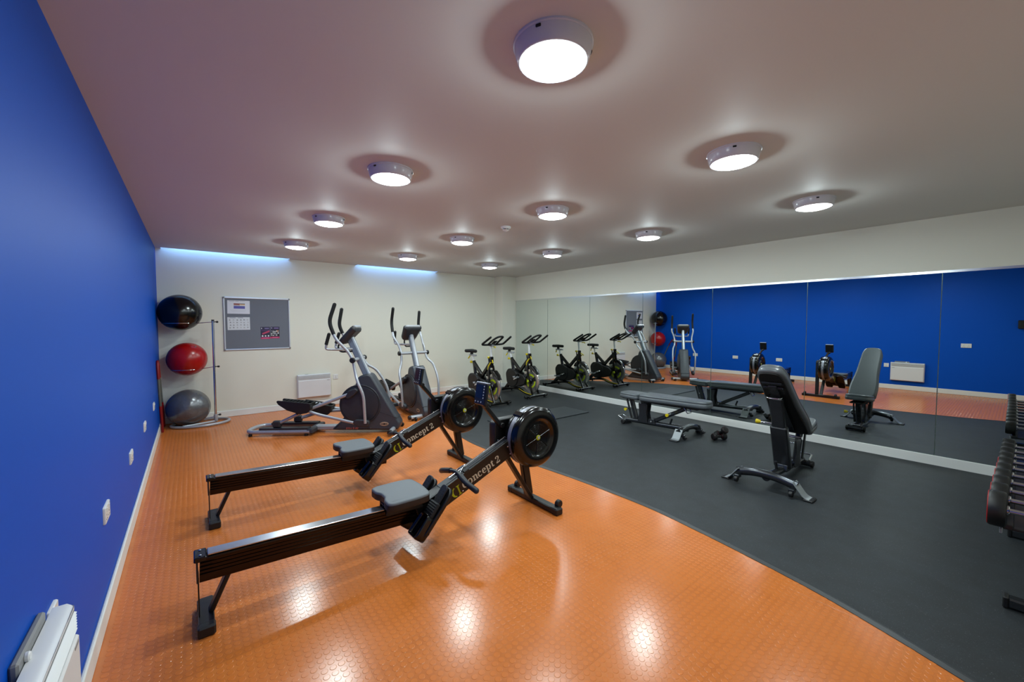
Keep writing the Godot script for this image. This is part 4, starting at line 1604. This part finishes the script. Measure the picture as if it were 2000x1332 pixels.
	layered(st, shape([[-0.97, -0.09], [-0.9, -0.1], [-0.82, -0.055], [-0.68, -0.022], [-0.665, 0.0], [-0.68, 0.022], [-0.82, 0.055], [-0.9, 0.1], [-0.97, 0.09], [-0.955, 0.0]], 0.04, 5), [[0.02, 0.9], [0.003, 0.912], [0.0, 0.93], [0.006, 0.95], [0.018, 0.958]], Transform3D.IDENTITY, 1.2)
	piece(st, "saddle", "black_foam", o)
	st = surface()
	tube(st, [Vector3(-0.79, 0.7, 0.0), Vector3(-0.85, 0.715, 0.0)], 0.008, 8)
	disc(st, 0.024, 0.03, spin_x(Vector3(-0.86, 0.718, 0.0)), 0.006)
	piece(st, "seat_height_knob", "yellow", o)
	# handlebar
	st = surface()
	beam(st, Vector3(-0.19, 0.82, 0), Vector3(-0.215, 1.05, 0), 0.04, 0.034, 0.01, Vector3.RIGHT)
	piece(st, "handlebar_post", "white_metal", o)
	st = surface()
	box(st, Vector3(-0.19, 1.06, 0), Vector3(0.12, 0.03, 0.05), 0.008)
	piece(st, "handlebar_slider", "silver_paint", o)
	st = surface()
	for s in [-1.0, 1.0]:
		tube(st, bent([Vector3(-0.17, 1.075, 0.0), Vector3(-0.17, 1.075, s * 0.13), Vector3(-0.16, 1.08, s * 0.235), Vector3(0.09, 1.215, s * 0.215)], 0.07, 5), 0.0185, 10)
		ball(st, 0.0185, Vector3(0.09, 1.215, s * 0.215), 6, 10)
	piece(st, "handlebar", "black_foam", o)
	st = surface()
	tube(st, bent([Vector3(-0.17, 1.08, 0.085), Vector3(-0.02, 1.17, 0.08), Vector3(0.1, 1.225, 0.055), Vector3(0.1, 1.225, -0.055), Vector3(-0.02, 1.17, -0.08), Vector3(-0.17, 1.08, -0.085)], 0.07, 6), 0.0175, 10)
	piece(st, "aero_loop", "black_foam", o)
	st = surface()
	box(st, Vector3(-0.1, 1.12, 0), Vector3(0.1, 0.02, 0.07), 0.006, Basis(Vector3.BACK, 0.5))
	piece(st, "console_bracket", "black_plastic", o)
	for a in [[Vector3(-0.12, 1.035, 0.0), Vector3(-0.05, 1.03, 0.02), "handlebar_lever"], [Vector3(-0.17, 0.8, 0.0), Vector3(-0.1, 0.76, 0.035), "height_lever"]]:
		st = surface()
		tube(st, bent([a[0], (a[0] + a[1]) / 2 + Vector3(0, 0.012, 0), a[1]], 0.03), 0.01, 8)
		ball(st, 0.013, a[1], 6, 8)
		piece(st, a[2], "yellow", o)
	st = surface()
	tube(st, [Vector3(-0.26, 0.72, 0), Vector3(-0.275, 0.83, 0)], 0.012, 10)
	var knob := piece(st, "resistance_rod", "black_gloss", o)
	st = surface()
	lathe(st, [Vector2(0, 0), Vector2(0.018, 0.0), Vector2(0.026, 0.012), Vector2(0.026, 0.028), Vector2(0.018, 0.036), Vector2(0, 0.038)], 16, Transform3D(Basis(Vector3.BACK, 0.1), Vector3(-0.275, 0.82, 0)))
	piece(st, "resistance_knob", "yellow", knob)
	st = surface()
	layered(st, shape([[-0.25, 0.62], [-0.23, 0.7], [-0.17, 0.76], [-0.13, 0.77], [-0.17, 0.73], [-0.21, 0.68], [-0.225, 0.62]], 0.01), slab(0.02, 0.004), upright(Vector3(0, 0, 0.032)), 0.8)
	piece(st, "yellow_flash", "yellow", o)
	again(o, "indoor_cycle", "black indoor cycle with yellow knobs next to the mirror wall", Vector3(5.6, 0.008, -5.84), -90.0)


# ---------------------------------------------------------------- weight benches: origin under the wide foot, the seat end towards +x
func bench(label: String, at: Vector3, turn: float, rise: float) -> void:
	var o := thing("weight_bench", label, "weight bench", at, turn)
	var st := surface()
	tube(st, [Vector3(0.0, 0.095, 0), Vector3(0.93, 0.06, 0)], 0.034, 12)
	piece(st, "base_beam", "gunmetal", o)
	# wide arched foot
	st = surface()
	tube(st, bent([Vector3(0.0, 0.088, -0.235), Vector3(0.0, 0.122, -0.09), Vector3(0.0, 0.122, 0.09), Vector3(0.0, 0.088, 0.235)], 0.12, 8), 0.037, 16)
	var arch := piece(st, "arched_foot", "gunmetal", o)
	for s in [-1, 1]:
		st = surface()
		sweep(st, bent([Vector3(0, 0.125, s * 0.215), Vector3(0, 0.02, s * 0.295), Vector3(0, 0.006, s * 0.35)], 0.03, 4), rectangle(0.1, 0.009, 0.003, 1), Vector3.UP)
		piece(st, "foot_plate", "foot_pad", arch)
		st = surface()
		box(st, Vector3(0, 0.008, s * 0.325), Vector3(0.11, 0.015, 0.07), 0.005)
		piece(st, "rubber_pad", "black_plastic", arch)
		st = surface()
		box(st, Vector3(-0.05, 0.06, s * 0.215), Vector3(0.055, 0.032, 0.045), 0.005)
		piece(st, "wheel_bracket", "gunmetal", arch)
		st = surface()
		disc(st, 0.025, 0.03, spin_z(Vector3(-0.075, 0.036, s * 0.215)), 0.005)
		piece(st, "transport_wheel", "black_plastic", arch)
	# seat end foot with a lifting handle
	st = surface()
	tube(st, [Vector3(0.93, 0.034, -0.08), Vector3(0.93, 0.034, 0.08)], 0.03, 12)
	var rear := piece(st, "rear_foot", "gunmetal", o)
	for s in [-1, 1]:
		st = surface()
		disc(st, 0.033, 0.03, spin_z(Vector3(0.93, 0.034, s * 0.09)), 0.006)
		piece(st, "rubber_cap", "black_plastic", rear)
	st = surface()
	tube(st, bent([Vector3(0.95, 0.06, -0.06), Vector3(1.04, 0.1, -0.06), Vector3(1.04, 0.1, 0.06), Vector3(0.95, 0.06, 0.06)], 0.02), 0.008, 8)
	piece(st, "lifting_handle", "chrome", rear)
	# posts
	st = surface()
	layered(st, shape([[0.55, 0.07], [0.71, 0.07], [0.685, 0.2], [0.7, 0.34], [0.56, 0.34], [0.58, 0.2]], 0.02), slab(0.012, 0.003), upright(Vector3(0, 0, 0.045)))
	piece(st, "side_plate", "gunmetal", o)
	st = surface()
	layered(st, shape([[0.55, 0.07], [0.71, 0.07], [0.685, 0.2], [0.7, 0.34], [0.56, 0.34], [0.58, 0.2]], 0.02), slab(0.012, 0.003), upright(Vector3(0, 0, -0.057)))
	piece(st, "side_plate", "gunmetal", o)
	st = surface()
	beam(st, Vector3(0.76, 0.08, 0), Vector3(0.85, 0.37, 0), 0.06, 0.05, 0.01, Vector3.RIGHT)
	piece(st, "seat_post", "gunmetal", o)
	st = surface()
	beam(st, Vector3(0.82, 0.1, 0.035), Vector3(0.9, 0.36, 0.035), 0.03, 0.016, 0.004, Vector3.RIGHT)
	beam(st, Vector3(0.82, 0.1, -0.035), Vector3(0.9, 0.36, -0.035), 0.03, 0.016, 0.004, Vector3.RIGHT)
	piece(st, "seat_brace", "gunmetal", o)
	st = surface()
	tube(st, [Vector3(0.86, 0.23, -0.02), Vector3(0.86, 0.23, -0.11)], 0.007, 8)
	var pin := piece(st, "seat_pin", "chrome", o)
	st = surface()
	lathe(st, [Vector2(0, -0.02), Vector2(0.012, -0.02), Vector2(0.02, 0.01), Vector2(0.02, 0.02), Vector2(0.0, 0.022)], 14, Transform3D(Basis(Vector3.RIGHT, -PI / 2), Vector3(0.86, 0.23, -0.12)))
	piece(st, "pin_knob", "yellow", pin)
	# seat pad
	var soft := func(thick: float) -> Array: return [[0.02, 0.0], [0.006, 0.004], [0.0, 0.016], [0.002, thick * 0.62], [0.005, thick * 0.64], [0.002, thick * 0.66], [0.006, thick * 0.86], [0.014, thick * 0.97], [0.024, thick]]
	st = surface()
	var seat := shape([[0.665, -0.15], [0.88, -0.14], [0.99, -0.11], [1.0, 0.0], [0.99, 0.11], [0.88, 0.14], [0.665, 0.15]], 0.05, 5)
	layered(st, seat, soft.call(0.08), Transform3D(Basis(Vector3.BACK, 0.0 if rise < 0.2 else 0.12), Vector3(0.0, 0.385 if rise < 0.2 else 0.3, 0)), 1.2)
	piece(st, "seat_pad", "pad_vinyl", o)
	st = surface()
	box(st, Vector3(0.83, 0.378, 0), Vector3(0.26, 0.016, 0.14), 0.004)
	piece(st, "seat_board", "pad_back", o)
	# back pad, hinged at its lower end
	var hinge := Vector3(0.655, 0.372, 0)
	X = Transform3D(Basis(Vector3.BACK, -rise), hinge)
	st = surface()
	var back := shape([[-0.005, -0.15], [-0.2, -0.155], [-0.45, -0.128], [-0.85, -0.115], [-0.935, -0.09], [-0.95, 0.0], [-0.935, 0.09], [-0.85, 0.115], [-0.45, 0.128], [-0.2, 0.155], [-0.005, 0.15]], 0.06, 5)
	layered(st, back, soft.call(0.09), Transform3D(Basis.IDENTITY, Vector3(0, 0.014, 0)), 1.2)
	var pad := piece(st, "back_pad", "pad_vinyl", o)
	st = surface()
	layered(st, inset(back, 0.02), slab(0.014, 0.004), Transform3D.IDENTITY, 1.2)
	piece(st, "back_board", "pad_back", pad)
	st = surface()
	box(st, Vector3(-0.42, -0.012, 0), Vector3(0.72, 0.024, 0.07), 0.006)
	piece(st, "pad_rail", "gunmetal", pad)
	st = surface()
	for x in [-0.8, -0.74]:
		box(st, Vector3(x, -0.008, 0), Vector3(0.03, 0.016, 0.16), 0.004)
	piece(st, "pad_cross_bar", "gunmetal", pad)
	st = surface()
	tube(st, bent([Vector3(-0.63, -0.01, -0.055), Vector3(-0.67, -0.075, -0.055), Vector3(-0.67, -0.075, 0.055), Vector3(-0.63, -0.01, 0.055)], 0.02), 0.0075, 8)
	piece(st, "pad_handle", "chrome", pad)
	var joint := X * Vector3(-0.62, -0.03, 0)
	X = Transform3D.IDENTITY
	st = surface()
	tube(st, [Vector3(0.655, 0.345, -0.075), Vector3(0.655, 0.345, 0.075)], 0.014, 10)
	piece(st, "hinge_pin", "chrome", o)
	# support strut from the base beam to the pad
	var foot := Vector3(0.5, 0.1, 0) if rise < 0.2 else Vector3(0.41, 0.1, 0)
	st = surface()
	if rise < 0.2:
		beam(st, foot, joint, 0.05, 0.06, 0.01)
	else:
		beam(st, foot, foot.lerp(joint, 0.6), 0.06, 0.14, 0.012)
	var strut := piece(st, "support_strut", "gunmetal", o)
	if rise > 0.2:
		st = surface()
		beam(st, foot.lerp(joint, 0.5), joint, 0.045, 0.11, 0.01)
		piece(st, "inner_strut", "gunmetal", strut)
	var mid := foot.lerp(joint, 0.62)
	st = surface()
	tube(st, [mid, mid + Vector3(0, 0, -0.13 if rise < 0.2 else -0.17)], 0.008, 8)
	var pop := piece(st, "pop_pin", "chrome", strut)
	st = surface()
	lathe(st, [Vector2(0, -0.02), Vector2(0.013, -0.02), Vector2(0.021, 0.01), Vector2(0.021, 0.02), Vector2(0.0, 0.022)], 14, Transform3D(Basis(Vector3.RIGHT, -PI / 2), mid + Vector3(0, 0, -0.13 if rise < 0.2 else -0.17)))
	piece(st, "pin_knob", "yellow", pop)
	st = surface()
	layered(st, shape([[0.44, 0.07], [0.56, 0.07], [0.54, 0.14], [0.46, 0.14]], 0.015), slab(0.1, 0.004), upright(Vector3(foot.x - 0.5, 0, -0.05)))
	piece(st, "strut_bracket", "gunmetal", o)
	for s in [-1, 1]:
		st = surface()
		disc(st, 0.013, 0.014, spin_z(Vector3(foot.x, 0.105, s * 0.055)))
		piece(st, "bolt", "chrome", o)
	st = surface()
	tube(st, [Vector3(0.26, 0.08, 0), Vector3(0.22, 0.19, 0)], 0.013, 8)
	piece(st, "rest_peg", "gunmetal", o)


func benches() -> void:
	bench("adjustable bench set flat, grey padding, alongside the mirror wall", Vector3(5.33, 0.008, -2.62), 90.0, 0.02)
	bench("adjustable bench with its grey back rest raised steeply", Vector3(4.31, 0.008, -1.36), 0.0, 0.765)


# ---------------------------------------------------------------- dumbbells
func dumbbell(called: String, label: String, group: String, radius: float, long: float, ring: String) -> Node3D:
	# lies along z, its centre at the origin
	var o := thing(called, label, "dumbbell", Vector3.ZERO, 0.0, group)
	var head := minf(0.26 * long, 0.068)
	var st := surface()
	lathe(st, [Vector2(0.0, -long * 0.36), Vector2(0.0135, -long * 0.36), Vector2(0.0145, -long * 0.12), Vector2(0.0175, 0.0), Vector2(0.0145, long * 0.12), Vector2(0.0135, long * 0.36), Vector2(0.0, long * 0.36)], 16, spin_z(Vector3.ZERO), 1.2)
	piece(st, "grip_bar", "urethane" if ring == "maroon" else "chrome", o)
	for s in [-1.0, 1.0]:
		var z: float = s * (long / 2 - head / 2)
		st = surface()
		var e := 0.012
		lathe(st, [Vector2(0, -head / 2), Vector2(radius - e, -head / 2), Vector2(radius - e * 0.3, -head / 2 + e * 0.3), Vector2(radius, -head / 2 + e), Vector2(radius, head / 2 - e), Vector2(radius - e * 0.3, head / 2 - e * 0.3), Vector2(radius - e, head / 2), Vector2(0, head / 2)], 28, spin_z(Vector3(0, 0, z)), 0.5)
		var h := piece(st, "head", "urethane", o)
		st = surface()
		var c: Array[Vector3] = []
		for k in 28:
			c.append(Vector3(cos(TAU * k / 28) * (radius - 0.009), sin(TAU * k / 28) * (radius - 0.009), s * (long / 2 - 0.003)))
		tube(st, c, 0.004, 6, true)
		piece(st, "ring", ring, h)
		st = surface()
		disc(st, 0.026, 0.012, spin_z(Vector3(0, 0, s * (long / 2 - head - 0.004))), 0.003, 16)
		piece(st, "collar", "maroon" if ring == "maroon" else "chrome", h)
	return o


func weights() -> void:
	# rack along the wall behind the camera
	var o := thing("dumbbell_rack", "grey steel dumbbell rack on the black flooring at the mirror wall's end", "rack", Vector3(4.72, 0.008, 0.12))
	var st := surface()
	for x in [-1.1, 0.0, 1.1]:
		st = surface()
		box(st, Vector3(x, 0.03, 0.06), Vector3(0.06, 0.05, 0.36), 0.008)
		var foot := piece(st, "foot", "gunmetal", o)
		st = surface()
		box(st, Vector3(x, 0.03, -0.125), Vector3(0.066, 0.058, 0.02), 0.005)
		piece(st, "end_cap", "black_plastic", foot)
		st = surface()
		beam(st, Vector3(x, 0.05, 0.1), Vector3(x, 0.315, 0.05), 0.06, 0.05, 0.008, Vector3.BACK)
		piece(st, "upright", "gunmetal", o)
	for z in [-0.13, 0.11]:
		st = surface()
		box(st, Vector3(0.18, 0.322, z), Vector3(2.02, 0.03, 0.04), 0.004)
		piece(st, "shelf_rail", "gunmetal", o)
	st = surface()
	box(st, Vector3(0.18, 0.316, -0.01), Vector3(2.02, 0.014, 0.22), 0.004)
	piece(st, "shelf_tray", "gunmetal", o)
	for x in [-1.1, 0.0, 1.1]:
		st = surface()
		box(st, Vector3(x * 0.9 + 0.15, 0.312, -0.155), Vector3(0.09, 0.03, 0.012), 0.003)
		piece(st, "number_plate_holder", "foot_pad", o)
	var sizes := [0.096, 0.092, 0.088, 0.084, 0.08, 0.077, 0.074, 0.071, 0.068, 0.066]
	var x := 3.832
	for k in sizes.size():
		var r: float = sizes[k]
		var d := dumbbell("rack_dumbbell", "round black dumbbell with chrome handle resting on the rack" if k > 5 else "heavy round black dumbbell with red ring resting on the rack", "light dumbbells on the rack" if k > 5 else "heavy dumbbells on the rack", r, 0.26 + r, "red_ring" if k < 6 else "urethane")
		d.position = Vector3(x, 0.345 + r, 0.092)
		x += 0.221
	# two small dumbbells in a heap on the floor
	var a := dumbbell("floor_dumbbell", "small black and maroon dumbbell lying flat on the rubber flooring beside the flat bench", "", 0.044, 0.175, "maroon")
	a.position = Vector3(5.49, 0.008 + 0.045, -2.3)
	a.rotation = Vector3(0, 1.05, 0)
	var b := dumbbell("floor_dumbbell", "small black and maroon dumbbell leaning across the other beside the flat bench", "", 0.044, 0.175, "maroon")
	b.position = Vector3(5.52, 0.008 + 0.098, -2.29)
	b.rotation = Vector3(-0.6, -0.35, 0.0)
